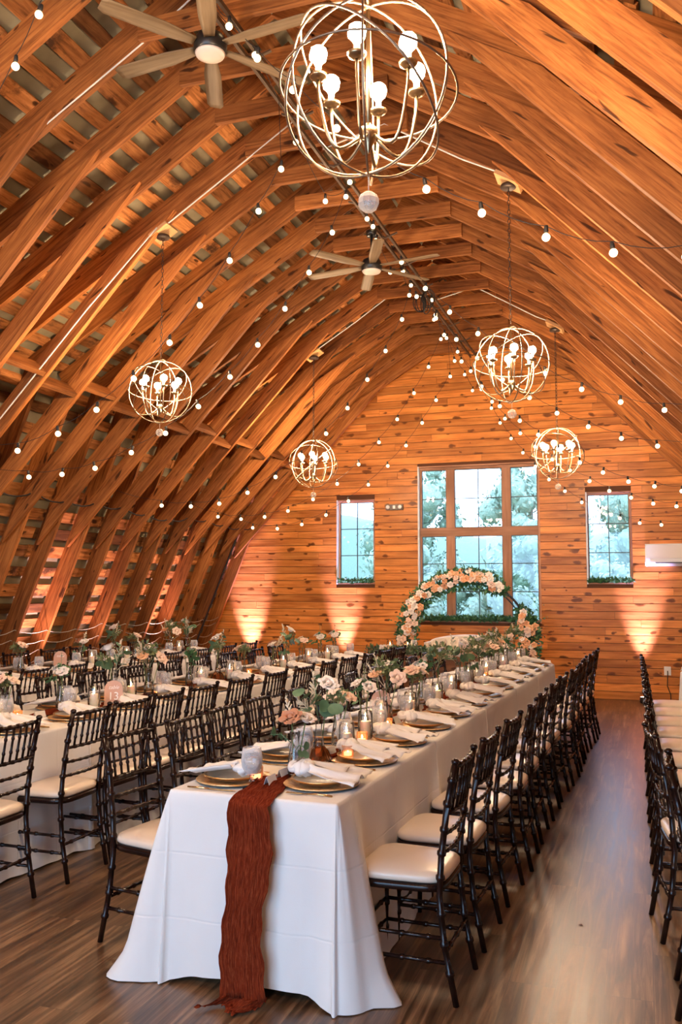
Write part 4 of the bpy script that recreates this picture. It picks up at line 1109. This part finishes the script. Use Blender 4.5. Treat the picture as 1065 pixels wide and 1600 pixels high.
YC_R = [5.3, 5.75, 6.25, 6.7, 7.2, 7.75, 8.3, 8.85, 9.4, 9.95]
YC_L = [6.5, 7.05, 7.6, 8.15, 8.6, 9.15, 9.7]
put_chairs(ROWS['A'], 1, YA_R, pd, 'chairs on the aisle side of the central table row', 'aisle side of central table row', rr, {0: .03})
put_chairs(ROWS['A'], -1, YA_L, pd + .03, 'chairs on the left side of the central table row', 'left side of central table row', rr, {0: -.16})
put_chairs(ROWS['B'], 1, YB_R, pd - .10, 'chairs on the right side of the second table row', 'right side of second table row', rr, {0: .1, 1: .08})
put_chairs(ROWS['B'], -1, YB_L, pd - .08, 'chairs on the left side of the second table row', 'left side of second table row', rr)
put_chairs(ROWS['C'], 1, YC_R, pd - .05, 'chairs on the right side of the table row by the left wall', 'right side of wall table row', rr)
put_chairs(ROWS['C'], -1, YC_L, pd - .12, 'chairs between the wall table row and the left wall', 'between wall table row and left wall', rr)
YD = [3.80, 4.56, 5.15, 5.72, 6.30, 6.88, 7.45, 8.02, 8.6, 9.17]
for i, Y in enumerate(YD):
    x = .02 + .235 + (.06 if i == 0 else 0) - .008 * (Y - 4.5)
    chair.place((x, Y, 0), -PI / 2 + (.13 if i == 1 else rr.uniform(-.04, .04)), f'dark chiavari chair, ivory seat, right of the aisle, {ORD[i]} from the camera', 'chairs right of the aisle')

# ------------------------------------------------------------------ place settings
def make_charger():
    root = thing('charger_plate', 'x', 'charger plate')
    m = MB(); m.lathe([(0, .004), (.10, .004), (.112, .006), (.128, .013), (.160, .016), (.163, .014), (.160, .010), (.128, .006), (.10, .002)], 36, mi=0); m.build('gold_rim', M['gold_rim'], root)
    m = MB(); m.lathe([(0, 0), (.10, 0), (.10, .002), (.160, .0085), (.161, .011)], 36, cap=False); m.build('underside', M['darkrim'], root)
    return root
def mk_goldrim():
    m, nt, b, N, L = mat('gold_leaf_rim')
    tc = nn(N, 'ShaderNodeTexCoord'); n = nn(N, 'ShaderNodeTexNoise', i_Scale=38.0, i_Detail=4.0); L.new(tc.outputs['Object'], n.inputs[0])
    r = ramp(N, [(.35, (.66, .34, .10)), (.6, (.95, .66, .34))]); L.new(n.outputs[0], r.inputs[0]); L.new(r.outputs[0], b.inputs['Base Color'])
    b.inputs['Metallic'].default_value = .45; b.inputs['Roughness'].default_value = .3
    bp = nn(N, 'ShaderNodeBump', i_Strength=.5, i_Distance=.004); L.new(n.outputs[0], bp.inputs['Height']); L.new(bp.outputs[0], b.inputs['Normal'])
    return m
M['gold_rim'] = mk_goldrim()
def make_plate():
    root = thing('dinner_plate', 'x', 'plate')
    m = MB(); m.lathe([(0, .004), (.085, .004), (.095, .008), (.126, .020), (.128, .022), (.126, .018), (.09, .002), (0, .0)], 32); m.build('dish', M['plate'], root)
    m = MB(); m.lathe([(.096, .0045), (.1285, .0185), (.1300, .0215), (.1290, .0240), (.1180, .0205)], 32, cap=False); m.build('gold_band', M['gold'], root)
    return root
def napkin_obj(seed):
    rr = random.Random(seed); mb = MB()
    # loosely knotted cloth: knot lump towards the table centre (-y), tail fanning out over the rim (+y)
    def tail(u, v):
        w = .035 + .085 * u ** .8; x = (v - .5) * 2 * w + .012 * math.sin(u * 5); y = -.045 + .20 * u
        z = .012 + .030 * (1 - u) ** 1.5 + .010 * math.sin(v * 9 + seed) * (1 - u * .4) + .007 * math.sin(v * 19 + u * 3) - .012 * u * abs(v - .5)
        return (x, y, z + .004 * noise.noise(Vector((u * 5, v * 5, seed))))
    mb.grid(tail, 14, 14)
    def tail2(u, v):
        w = .03 + .06 * u; x = (v - .5) * 2 * w - .035 - .03 * u; y = -.04 + .12 * u
        return (x, y, .020 + .022 * (1 - u) + .008 * math.sin(v * 11 + 1 + seed))
    mb.grid(tail2, 10, 10)
    def lump(u, v):
        a = 2 * PI * u; b = PI * v; d = Vector((math.cos(a) * math.sin(b), math.sin(a) * math.sin(b), math.cos(b)))
        r = 1 + .22 * noise.noise(d * 2.2 + Vector((seed, 0, 0))) + .12 * math.sin(a * 3 + b * 4)
        return (d.x * .052 * r, -.062 + d.y * .040 * r, .032 + d.z * .026 * r)
    mb.grid(lump, 16, 10)
    def loop(u, v):
        a = 2 * PI * u; b = 2 * PI * v; r = .016 * (1 + .2 * math.sin(a * 3)); R0 = .034
        return ((R0 + r * math.cos(b)) * math.cos(a) - .01, -.088 + (R0 * .7 + r * math.cos(b)) * math.sin(a), .034 + r * math.sin(b) + .006 * math.sin(a * 2))
    mb.grid(loop, 18, 8)
    o = mb.build('napkin', M['napkin']); so = o.modifiers.new('solid', 'SOLIDIFY'); so.thickness = .0015
    return tag(o, 'x', 'napkin')
def make_knife():
    root = thing('table_knife', 'x', 'knife'); m = MB(); m.tube([(0, .0, .005), (0, .05, .006), (0, .10, .005)], [.004, .0048, .0035], 6); m.build('handle', M['brassk'], root)
    m = MB(); m.box((0, -.055, .004), (.014, .11, .0018)); m.box((0, -.115, .004), (.008, .014, .0016)); m.build('blade', M['brassk'], root); return root
def make_fork():
    root = thing('table_fork', 'x', 'fork'); m = MB(); m.tube([(0, -.03, .004), (0, .04, .008), (0, .10, .004)], [.0025, .004, .0045], 6); m.build('handle', M['brassk'], root)
    m = MB(); m.box((0, -.045, .005), (.020, .035, .0018))
    for k in range(4): m.box((-.0085 + k * .0057, -.080, .0055), (.0028, .040, .0016))
    m.build('tines', M['brassk'], root); return root
def make_goblet():
    root = thing('water_goblet', 'x', 'goblet')
    m = MB(); m.lathe([(0, .0), (.034, .001), (.035, .003), (.012, .008), (.007, .015), (.0075, .026), (.011, .034), (.007, .042), (.010, .052)], 18); m.build('stem_and_foot', M['glass'], root)
    m = MB(); m.lathe([(.006, .050), (.022, .058), (.036, .080), (.041, .105), (.038, .135), (.034, .155), (.0325, .155), (.0365, .134), (.0395, .105), (.0345, .081), (.020, .060), (0, .056)], 22); m.build('bowl', M['frost'], root)
    m = MB(); m.lathe([(0, .0605), (.020, .062), (.034, .082), (.0388, .105), (.0375, .118), (0, .118)], 20); m.build('ice_water', M['water'], root)
    return root
M['water'] = mk_glass('iced_water', (.96, .96, .97), .3, .05, .06)
def make_card():
    root = thing('place_card', 'x', 'place card')
    for s in (-1, 1):
        m = MB(); m.beam((0, s * .018, 0), (0, s * .001, .048), .082, .0012, (1, 0, 0)); m.build('card_panel', M['card'], root)
    m = MB()
    for k in range(3): m.beam((-.008 + k * .008, -.0105, .020), (-.008 + k * .008, -.0080, .027), .004, .0015, (1, 0, 0))
    m.build('written_name', M['ink'], root)
    return root
PR = {'charger': Proto(make_charger()), 'plate': Proto(make_plate()), 'knife': Proto(make_knife()), 'fork': Proto(make_fork()), 'goblet': Proto(make_goblet()), 'card': Proto(make_card())}
NAP = [Proto(napkin_obj(s)) for s in (1, 2, 3)]
def settings(row, side, Ys, place, gname, rr, small_from=99, cards=True):
    """side +1 right of the row; local +y points to the chair"""
    for i, Y in enumerate(Ys):
        rot = (-PI / 2 if side > 0 else PI / 2) + row.ang(); q = Matrix.Rotation(rot, 3, 'Z')
        c = Vector((row.x(Y, side * (row.w / 2 - .182)), Y, TZ))
        def at(dx, dy, dz=0.0): return c + q @ Vector((dx, dy, dz))
        o_ = ORD[i]; tail = f'{place}, {o_} from the camera'
        PR['charger'].place(at(0, 0, .0), rr.random() * 6, f'gold-rimmed charger plate, {tail}', f'charger plates, {gname}')
        PR['plate'].place(at(0, 0, .0135), 0, f'cream dinner plate, {tail}', f'dinner plates, {gname}')
        n = NAP[(i * 2 + (1 if side > 0 else 0)) % 3]
        n.place(at(-.005, -.005, .030), rot + rr.uniform(-.35, .35), f'knotted white napkin, {tail}', f'napkins, {gname}', 1.18)
        PR['goblet'].place(at(-.115 + rr.uniform(-.01, .01), -.14, .0), rr.random() * 6, f'iced water goblet, {tail}', f'water goblets, {gname}', 1.1)
        if i < small_from:
            PR['knife'].place(at(-.185, .02, .0), rot, f'gold knife, {tail}', f'knives, {gname}')
            PR['fork'].place(at(.185, .02, .0), rot, f'gold fork, {tail}', f'forks, {gname}')
            if cards: PR['card'].place(at(.10, -.19, .0), rot + PI + rr.uniform(-.2, .2), f'white tent place card, {tail}', f'place cards, {gname}')
rr = random.Random(11)
settings(ROWS['A'], 1, [3.58 + .54 * k for k in range(12)], 'aisle side of central row', 'aisle side of the central row', rr, 7)
settings(ROWS['A'], -1, [3.54 + .55 * k for k in range(12)], 'left side of central row', 'left side of the central row', rr, 5)
settings(ROWS['B'], 1, [3.75, 4.30, 4.85, 5.4, 5.95, 6.5, 7.05, 7.6, 8.15, 8.7, 9.25, 9.7], 'right side of second row', 'right side of the second row', rr, 4)
settings(ROWS['B'], -1, [4.1, 4.65, 5.2, 5.75, 6.3, 6.85, 7.4, 7.95, 8.5, 9.05, 9.6], 'left side of second row', 'left side of the second row', rr, 0)
settings(ROWS['C'], 1, [5.85, 6.4, 6.95, 7.5, 8.05, 8.6, 9.15, 9.7], 'right side of wall row', 'right side of the wall row', rr, 0)
settings(ROWS['C'], -1, [6.5, 7.05, 7.6, 8.15, 8.7, 9.25, 9.8], 'left side of wall row', 'left side of the wall row', rr, 0)
settings(ROWS['D'], -1, [8.3, 8.85, 9.2], 'table right of the aisle', 'table right of the aisle', rr, 0)

# ------------------------------------------------------------------ flower arrangements
def stem(root, p0, p1, bend=(0, 0, 0), r=.0022):
    p0, p1 = Vector(p0), Vector(p1); mid = (p0 + p1) / 2 + Vector(bend)
    m = MB(); m.tube([p0, mid, p1], r, 5); return m.build('stem', M['stem'], root)
def bud_vase(root, h, r, mt='glass', neck=.55):
    m = MB(); m.lathe([(0, .002), (r * .85, .002), (r, .012), (r * .95, h * .35), (r * neck, h * .75), (r * .75, h), (r * .68, h), (r * (neck - .08), h * .75), (r * .88, h * .35), (r * .9, .014), (0, .008)], 16); m.build('vase', M[mt], root)
    m = MB(); m.lathe([(0, .010), (r * .86, .012), (r * .85, h * .35), (r * .7, h * .5), (0, h * .5)], 14); m.build('water', M['water'], root)
def rounds(root, base, tip, n, l, seed, m='euc', name='eucalyptus_sprig'):
    rr = random.Random(seed); b, t = Vector(base), Vector(tip); mb = MB(); mid = (b + t) / 2 + Vector((rr.uniform(-.01, .01), rr.uniform(-.01, .01), .02)); mb.tube([b, mid, t], .0016, 5)
    d = (t - b).normalized()
    for k in range(n):
        u = .25 + .75 * (k + 1) / n; p = b.lerp(t, u); sd = rand_dir(rr); sd = (sd - d * sd.dot(d)).normalized(); dr = (sd + d * .45).normalized()
        (leaf_round if l > .03 else leaf_quad)(mb, p, dr, d, l * rr.uniform(.75, 1.1), l * .42)
    return mb.build(name, M[m], root)
def plume(root, base, tip, seed, m='astilbe'):
    rr = random.Random(seed); b, t = Vector(base), Vector(tip); mb = MB(); mb.tube([b, t], .0016, 5); d = (t - b).normalized()
    for k in range(16):
        u = .35 + .65 * k / 15; p = b.lerp(t, u); sd = rand_dir(rr); sd = (sd - d * sd.dot(d)).normalized(); e = p + (sd * .8 + d).normalized() * .05 * (1.15 - u)
        mb.tube([p, e], .0012, 4)
        for q in range(5): mb.ball(p.lerp(e, .3 + .17 * q), .0030, 5, 4)
    return mb.build('astilbe_plume', M[m], root)
def filler(root, c, r, n, seed, m='olive', l=.035, w=.008, name='foliage'):
    rr = random.Random(seed); mb = MB(); c = Vector(c)
    for k in range(n):
        d = rand_dir(rr, -.25); p = c + d * r * rr.uniform(.2, .9); leaf_quad(mb, p, (d + rand_dir(rr) * .7).normalized(), rand_dir(rr), l * rr.uniform(.7, 1.2), w, .2)
    for k in range(6):
        d = rand_dir(rr, .2); mb.tube([c - Vector((0, 0, r)), c + d * r], .001, 4)
    return mb.build(name, M[m], root)
def bloom(root, kind, p, r, aim, far=False):
    stem(root, (p[0] * .25, p[1] * .25, .04), Vector(p) - Vector(aim).normalized() * r * .2, (0, 0, 0))
    return link_mesh(kind, MESH[kind + ('_far' if far else '')], root, p, r, aim)
def F1():  # slim vase, terracotta rose with a white blossom behind
    t = thing('flower_arrangement', 'x', 'flower arrangement'); bud_vase(t, .15, .026)
    bloom(t, 'brown_rose', (-.01, -.015, .195), .040, (-.1, -.55, .9)); bloom(t, 'white_rose', (.035, .02, .19), .034, (.4, -.2, .9)); rounds(t, (0, 0, .10), (-.10, .03, .13), 5, .034, 3); rounds(t, (0, 0, .08), (.06, -.05, .10), 3, .034, 4)
    plume(t, (0, 0, .12), (-.045, .04, .26), 2); rounds(t, (0, 0, .12), (-.04, .05, .23), 5, .016, 8, 'olive'); return t
def F2():  # tall vase with broad eucalyptus leaves, white rose above
    t = thing('flower_arrangement', 'x', 'flower arrangement'); bud_vase(t, .17, .022)
    m = MB(); m.lathe([(.030, .0), (.052, .012), (.036, .045), (.020, .062), (.018, .060), (.032, .044), (.046, .013), (.028, .003)], 9, smooth=False, cap=False); m.build('ribbed_amber_base', M['amberglass'], t)
    bloom(t, 'white_rose', (.035, .0, .285), .040, (.3, -.5, .9)); rounds(t, (0, 0, .16), (-.055, -.03, .255), 5, .060, 5); rounds(t, (0, 0, .15), (.04, -.05, .20), 4, .058, 6); rounds(t, (0, 0, .15), (-.02, .04, .30), 6, .035, 7)
    plume(t, (0, 0, .15), (-.085, .0, .24), 4); plume(t, (0, 0, .15), (-.03, .03, .33), 5); filler(t, (.06, .02, .23), .04, 50, 6, 'olive', .018, .005); return t
def F3():  # pair of blush roses
    t = thing('flower_arrangement', 'x', 'flower arrangement'); bud_vase(t, .14, .026)
    bloom(t, 'blush_rose', (-.015, -.01, .20), .040, (-.2, -.5, .9)); bloom(t, 'blush_rose', (.045, .01, .195), .034, (.5, -.1, .8)); filler(t, (0, .03, .18), .05, 60, 8, 'olive', .025, .007); return t
def F4():  # white buds with green leaves
    t = thing('flower_arrangement', 'x', 'flower arrangement'); bud_vase(t, .15, .025)
    bloom(t, 'white_rose', (-.03, -.01, .215), .030, (-.5, -.3, .9)); bloom(t, 'white_rose', (.025, -.02, .20), .034, (.3, -.6, .8)); rounds(t, (0, 0, .12), (-.06, -.02, .17), 5, .040, 9, 'leaf'); rounds(t, (0, 0, .14), (.0, .0, .30), 6, .022, 10, 'olive'); filler(t, (0, .01, .19), .045, 50, 12, 'leaf', .03, .009); return t
def F5():  # large mixed bunch
    t = thing('flower_arrangement', 'x', 'flower arrangement'); bud_vase(t, .16, .030)
    bloom(t, 'blush_rose', (.05, -.04, .21), .042, (.2, -.8, .6)); bloom(t, 'peach_rose', (-.055, -.01, .225), .034, (-.4, -.4, .9)); bloom(t, 'white_rose', (.0, .03, .27), .034, (0, -.3, 1))
    filler(t, (0, .02, .24), .07, 130, 14, 'olive', .028, .008); rounds(t, (0, 0, .15), (.08, .02, .29), 6, .036, 15); plume(t, (0, 0, .15), (-.09, .0, .27), 16); plume(t, (0, 0, .15), (-.06, .03, .32), 17); return t
FL = [Proto(F()) for F in (F1, F2, F3, F4, F5)]
FD = ['terracotta rose and white blossom in vase', 'white rose above round eucalyptus leaves', 'two blush roses in vase', 'white buds and green leaves', 'blush, peach and white rose bunch']
def pillar():
    t = thing('pillar_candle', 'x', 'candle'); m = MB(); m.lathe([(0, .004), (.026, .004), (.027, .01), (.027, .088), (.024, .092), (0, .089)], 16); m.build('wax', M['wax'], t)
    m = MB(); m.lathe([(0, .094), (.004, .098), (.0055, .104), (.003, .114), (0, .122)], 8); m.build('flame', M['flame'], t); return t
def hurricane():
    o = MB(); o.lathe([(.020, .0), (.037, .001), (.040, .012), (.041, .06), (.039, .13), (.036, .145), (.0345, .145), (.0375, .13), (.0395, .06), (.038, .014), (.020, .003)], 20); o = o.build('hurricane_glass', M['glass']); return tag(o, 'x', 'candle glass')
def votive():
    t = thing('votive_holder', 'x', 'votive holder'); m = MB(); m.lathe([(0, .0), (.024, .0), (.028, .008), (.030, .05), (.029, .056), (.027, .056), (.028, .05), (.026, .01), (0, .006)], 14); m.build('mercury_glass', M['mercury'], t)
    m = MB(); m.lathe([(0, .008), (.020, .008), (.020, .022), (0, .022)], 12); m.build('tealight', M['glowwax'], t)
    m = MB(); m.lathe([(0, .024), (.004, .028), (.003, .036), (0, .042)], 8); m.build('flame', M['flame'], t); return t
PC, HG, VO = Proto(pillar()), Proto(hurricane()), Proto(votive())
cnt = {}
def nth(k): cnt[k] = cnt.get(k, -1) + 1; return ORD[cnt[k]] if cnt[k] < len(ORD) else str(cnt[k])
def centre_line(row, name, seq, dz=.0):
    zt = TZ + .026
    for kind, Y, dx in seq:
        p = (row.x(Y, dx), Y, zt - .004)
        if kind in (0, 1, 2, 3, 4):
            w_ = nth(name + 'f'); FL[kind].place(p, rr.random() * .8 - .4 if Y < 5.5 else rr.random() * 6, f'{FD[kind]}, {name}, {w_} arrangement', f'flower arrangements, {name}', 1.25 if Y < 5.5 else 1.3)
        elif kind == 'c':
            w_ = nth(name + 'c'); PC.place((p[0], p[1], p[2] + .0), 0, f'lit pillar candle in a glass, {name}, {w_} from the camera', f'pillar candles, {name}')
            HG.place((p[0], p[1], p[2] - .0), 0, f'hurricane glass round a candle, {name}, {w_} from the camera', f'hurricane glasses, {name}')
        elif kind == 'v':
            w_ = nth(name + 'v'); VO.place(p, 0, f'amber glass lit votive, {name}, {w_} from the camera', f'votives, {name}')
seqA = [('v', 3.50, -.07), (0, 3.63, .05), ('v', 4.10, .12), (1, 3.93, .04), ('c', 4.22, .07), (2, 4.36, -.03), ('v', 4.48, .06), ('c', 4.62, .03), (3, 4.80, -.04), ('v', 4.98, .04), ('c', 5.05, -.02), (4, 5.22, -.04), ('v', 5.40, .05), ('c', 5.52, .02), (2, 5.68, .0), (3, 5.98, -.03), ('c', 6.12, .04),
        (4, 6.35, -.03), ('v', 6.55, .03), ('c', 6.72, 0), (1, 6.92, .0), (0, 7.2, .02), ('c', 7.38, -.02), (4, 7.65, .0), ('v', 7.85, .02), ('c', 8.02, .0), (2, 8.2, .0), (4, 8.5, 0), ('c', 8.75, .02), (3, 9.0, 0), (4, 9.4, .0), ('c', 9.6, .02)]
centre_line(ROWS['A'], 'central table row', seqA)
seqB = [(2, 4.05, .0), ('c', 3.92, -.05), (2, 4.42, .02), ('c', 4.30, .06), ('v', 4.55, .02), (3, 5.02, -.05), ('c', 5.18, .09), (1, 5.52, .0), ('c', 5.66, .04), (4, 5.85, .06), ('v', 6.05, 0), (3, 6.5, .0), ('c', 6.65, .02), (1, 6.95, 0), ('c', 7.1, .03), (2, 7.3, .05), ('v', 7.5, 0), (0, 8.0, 0), ('c', 8.15, .03), (1, 8.3, 0), (2, 8.55, .03), ('c', 8.8, 0), (3, 9.1, 0), ('c', 9.25, .02), (3, 9.5, 0)]
centre_line(ROWS['B'], 'second table row', seqB)
seqC = [(0, 5.9, 0), ('c', 6.05, .03), (1, 6.35, 0), ('c', 6.5, .02), (2, 6.9, .0), ('v', 7.1, .03), (0, 7.75, 0), ('c', 7.9, .02), (1, 8.3, 0), ('c', 8.5, .02), (2, 8.65, .03), (4, 9.4, 0), ('c', 9.55, .02), (1, 9.75, 0)]
centre_line(ROWS['C'], 'left wall table row', seqC)

# table number signs: arched blush acrylic
def arch_sign(loc, rz, label, txt):
    t = thing('table_number_sign', label, 'table sign', loc, rz, 'table number signs'); m = MB()
    w_, h = .062, .115; out = [(-w_, 0)] + [(-w_ * math.cos(PI * k / 16), h + w_ * math.sin(PI * k / 16)) for k in range(17)] + [(w_, 0)]
    n = len(out); m.add([(x, -.0015, z) for x, z in out] + [(x, .0015, z) for x, z in out], [tuple(range(n)), tuple(reversed(range(n, 2 * n)))] + [(i, (i + 1) % n + 0, n + (i + 1) % n, n + i) for i in range(n)]); m.build('acrylic_arch', M['acrylic'], t)
    m = MB(); m.box((0, 0, .004), (.10, .03, .008)); m.build('sign_base', M['acrylic'], t)
    for s_, size, z, sh in txt:
        cu = bpy.data.curves.new('t', 'FONT'); cu.body = s_; cu.size = size; cu.align_x = 'CENTER'; cu.extrude = .0006; cu.shear = sh
        ob = bpy.data.objects.new('t', cu); col.objects.link(ob); dg = bpy.context.evaluated_depsgraph_get(); me = bpy.data.meshes.new_from_object(ob.evaluated_get(dg)); bpy.data.objects.remove(ob)
        me.materials.clear(); me.materials.append(M['letter']); o = bpy.data.objects.new('lettering', me); col.objects.link(o); o.parent = t; o.location = (0, -.0028, z); o.rotation_euler = (PI / 2, 0, 0)
    return t
arch_sign((-3.47, 5.34, TZ + .012), math.radians(32), 'arched blush table number sign with white 13 on the second table row', [('table', .036, .118, .4), ('13', .075, .045, 0)])
arch_sign((ROWS['C'].x(7.0, .02), 7.45, TZ + .02), math.radians(35), 'arched blush table sign on the table row by the left wall', [('table', .036, .118, .4)])
arch_sign((ROWS['A'].x(5.3, -.10), 5.30, TZ + .02), math.radians(20), 'arched blush table sign half hidden behind flowers on the central table row', [('table', .036, .118, .4)])

# ------------------------------------------------------------------ head table, sofa, flower arch
HT = (-2.25, 10.72)
t = thing('head_table', 'brown wooden head table in front of the tufted sofa', 'table', (HT[0], HT[1], 0))
for k in range(4):
    m = MB(); m.box((0, -.24 + k * .16, .745), (1.9, .156, .035)); m.build('tabletop_board', M['rust_wood'], t)
for s in (-1, 1):
    m = MB(); m.box((0, s * .27, .66), (1.7, .03, .13)); m.build('apron', M['rust_wood'], t)
    for q in (-1, 1): m = MB(); m.box((s * .86, q * .26, .364), (.08, .08, .728), axis=2); m.build('leg', M['rust_wood'], t)
m = MB(); m.box((0, -.25, .40), (1.64, .02, .40)); m.build('front_panel', M['rust_wood'], t)
def garland_thing(name, label, cat, c, L, h, dep, n, blooms, seed):
    rr = random.Random(seed); root = thing(name, label, cat, c); mb = MB()
    mb.tube([(-L / 2, 0, .02), (0, 0, .02), (L / 2, 0, .02)], .012, 6)
    for _ in range(n):
        p = Vector((rr.uniform(-L / 2, L / 2), rr.uniform(-dep, dep), rr.uniform(.0, h)))
        leaf_quad(mb, p, rand_dir(rr, -.6), rand_dir(rr), rr.uniform(.04, .07), rr.uniform(.008, .014), .2)
    mb.build('foliage', M['leaf_dark'], root)
    for k in range(blooms):
        kd = rr.choice(['white_rose', 'blush_rose', 'peach_rose']); link_mesh(kd, MESH[kd + '_far'], root, (rr.uniform(-L / 2, L / 2), rr.uniform(-dep, 0), h * rr.uniform(.6, 1.1)), .04, (rr.uniform(-.4, .4), -.8, .6))
    return root
M['leaf_dark'] = leafm('mixed_garland_leaf', (.05, .10, .045), (.13, .19, .09))
garland_thing('table_garland', 'green leaf garland with a few roses along the front of the head table', 'garland', (HT[0], HT[1] - .2, .765), 1.95, .09, .09, 1300, 5, 21)
for k, dx in enumerate((-.78, -.55, -.1, .38, .7)):
    PC.place((HT[0] + dx, HT[1] + .12, .766), 0, f'lit pillar candle on the head table, {ORD[k]} from the left', 'candles on the head table')
    HG.place((HT[0] + dx, HT[1] + .12, .7645), 0, f'clear hurricane glass round a candle on the head table, {ORD[k]} from the left', 'candle glasses on the head table')
for k, dx in enumerate((-.48, .12)):
    PR['goblet'].place((HT[0] + dx, HT[1] + .16, .7645), 0, f'water goblet on the head table, {["left", "right"][k]} of the two', 'goblets on the head table')
def sofa():
    t = thing('tufted_sofa', 'cream tufted linen loveseat with a curved high back behind the head table', 'sofa', (-2.19, 11.62, 0)); W = 1.02
    lin = M['linen']; m = MB()
    def top(u): return .86 + .075 * math.sin(PI * u) ** .7
    btn = []
    for r_ in range(3):
        for c_ in range(8 - (r_ % 2)): btn.append(((c_ + .5 + .5 * (r_ % 2)) / 8, .60 + r_ * .12))
    def front(u, v):
        z = .40 + (top(u) - .40) * v; x = (u - .5) * W; y = .0
        dsum = 0
        for (bu, bz) in btn:
            d2 = ((u - bu) * W) ** 2 + (z - bz) ** 2; dsum += math.exp(-d2 / .0007)
        y = .025 * dsum - .03 * math.sin(PI * min(1, max(0, v))) ** .5 + .05 * v
        return (x, y, z)
    m.grid(front, 60, 34); m.grid(lambda u, v: ((u - .5) * W, .14 + .05 * v, .05 + (top(u) - .05) * v), 20, 6)
    m.grid(lambda u, v: ((u - .5) * W, .05 + .14 * v, top(u) + .018 * math.sin(PI * v)), 20, 5); br_ = m.build('backrest', lin, t)
    for bu, bz in btn: m = MB(); m.ball(((bu - .5) * W, .028 + .05 * (bz - .4) / .5, bz), .009, 8, 5, (1, .6, 1)); m.build('tuft_button', lin, br_)
    for s in (-1, 1):
        m = MB(); x = s * (W / 2 + .025)
        m.grid(lambda u, v: (x + .032 * math.cos(2 * PI * v), -.10 + .28 * u + .0 * v, .45 + .43 * min(1, .75 + .25 * u) * (.5 + .5 * math.sin(2 * PI * v)) ** .25 - .02), 6, 16)
        m.box((x, .04, .50), (.06, .27, .70)); m.build('wing', lin, t)
        m = MB(); m.box((x, -.25, .36), (.07, .50, .40)); m.ball((x, -.25, .56), .04, 12, 8, (1, 6.2, .8)); m.build('arm', lin, t)
    m = MB(); m.box((0, -.24, .30), (W, .52, .20)); m.build('seat_base', lin, t)
    m = MB(); m.ball((0, -.24, .44), .5, 24, 12, (1.0, .53, .12)); m.box((0, -.24, .42), (W - .02, .50, .07)); m.build('seat_cushion', lin, t)
    for sx in (-1, 1):
        for sy in (-.45, .1): m = MB(); m.lathe([(.014, 0), (.024, .20), (.0, .20)], 10, (sx * .47, sy, 0)); m.build('leg', M['greyleg'], t)
    return t
sofa()
AX, AY, AR = -2.27, 12.0, .84
t = thing('flower_arch', 'round black metal wedding arch wrapped in roses and greenery behind the sofa', 'flower arch', (AX, AY, 0))
m = MB(); m.tube([(AR * math.cos(a), 0, AR + .02 + AR * math.sin(a)) for a in [2 * PI * k / 72 for k in range(72)]], .016, 8, True)
m.build('ring', M['blackm'], t)
m = MB(); m.tube([((AR - .06) * math.cos(a), .05, AR + .02 + (AR - .06) * math.sin(a)) for a in [2 * PI * k / 72 for k in range(72)]], .010, 6, True); m.build('inner_ring', M['blackm'], t)
for s in (-1, 1): m = MB(); m.box((s * .3, 0, .012), (.05, .5, .024)); m.build('foot', M['blackm'], t)
rr = random.Random(77); nb = 0; fo = MB()
def on_ring(deg, ro=0, y=0): a = math.radians(deg); return Vector(((AR + ro) * math.cos(a), y, AR + .02 + (AR + ro) * math.sin(a)))
for lo_, hi_, n, wd in ((54, 208, 96, .10), (-38, 27, 44, .10)):
    for k in range(n):
        deg = lo_ + (hi_ - lo_) * (k + rr.random()) / n; edge = min(deg - lo_, hi_ - deg); w_ = wd * min(1, .35 + edge / 22)
        ro = rr.uniform(-w_, w_); y = -.06 - .07 * math.cos(ro / w_ * 1.3) + rr.uniform(-.02, .02); p = on_ring(deg, ro, y)
        kd = rr.choice(['white_rose', 'white_rose', 'blush_rose', 'peach_rose', 'peach_rose']); d = Vector((ro * 5 * math.cos(math.radians(deg)), -1, ro * 5 * math.sin(math.radians(deg)) + .15)) + rand_dir(rr) * .35
        link_mesh(kd, MESH[kd], t, p, rr.uniform(.036, .052), d)
    for k in range(int((hi_ - lo_) * 17)):
        deg = rr.uniform(lo_ - 4, hi_ + 6); edge = min(deg - lo_ + 6, hi_ + 8 - deg); w_ = wd * 1.3 * min(1, .3 + edge / 25); ro = rr.uniform(-w_, w_); p = on_ring(deg, ro, rr.uniform(-.10, .06))
        leaf_quad(fo, p, (rand_dir(rr) + Vector((ro * 8 * math.cos(math.radians(deg)), -.3, ro * 8 * math.sin(math.radians(deg))))).normalized(), rand_dir(rr), rr.uniform(.04, .075), rr.uniform(.010, .018), .2)
for k in range(16):  # longer sprigs
    deg = rr.choice([rr.uniform(70, 170), rr.uniform(5, 28)]); p = on_ring(deg, .06, -.05); d = (on_ring(deg, .4) - on_ring(deg)).normalized() + rand_dir(rr) * .5
    for q in range(7): leaf_quad(fo, p + d * .03 * q, rand_dir(rr), d, .035, .010)
fo.build('greenery', M['leaf'], t)

# small leftover marks on the floor: two dark petals in the aisle
pp = Proto(tag((lambda m: (leaf_quad(m, (0, 0, .002), (1, 0, .05), (0, 0, 1), .03, .009, .3), m.build('fallen_petal', simple('dried_petal', (.10, .015, .01), .6)))[1])(MB()), 'x', 'petal'))
pp.place((-.33, 4.45, 0), .4, 'dark dried petal on the aisle floor, nearer the camera')
pp.place((-.36, 7.0, 0), 2.0, 'dark dried petal on the aisle floor, farther from the camera', None, .7)
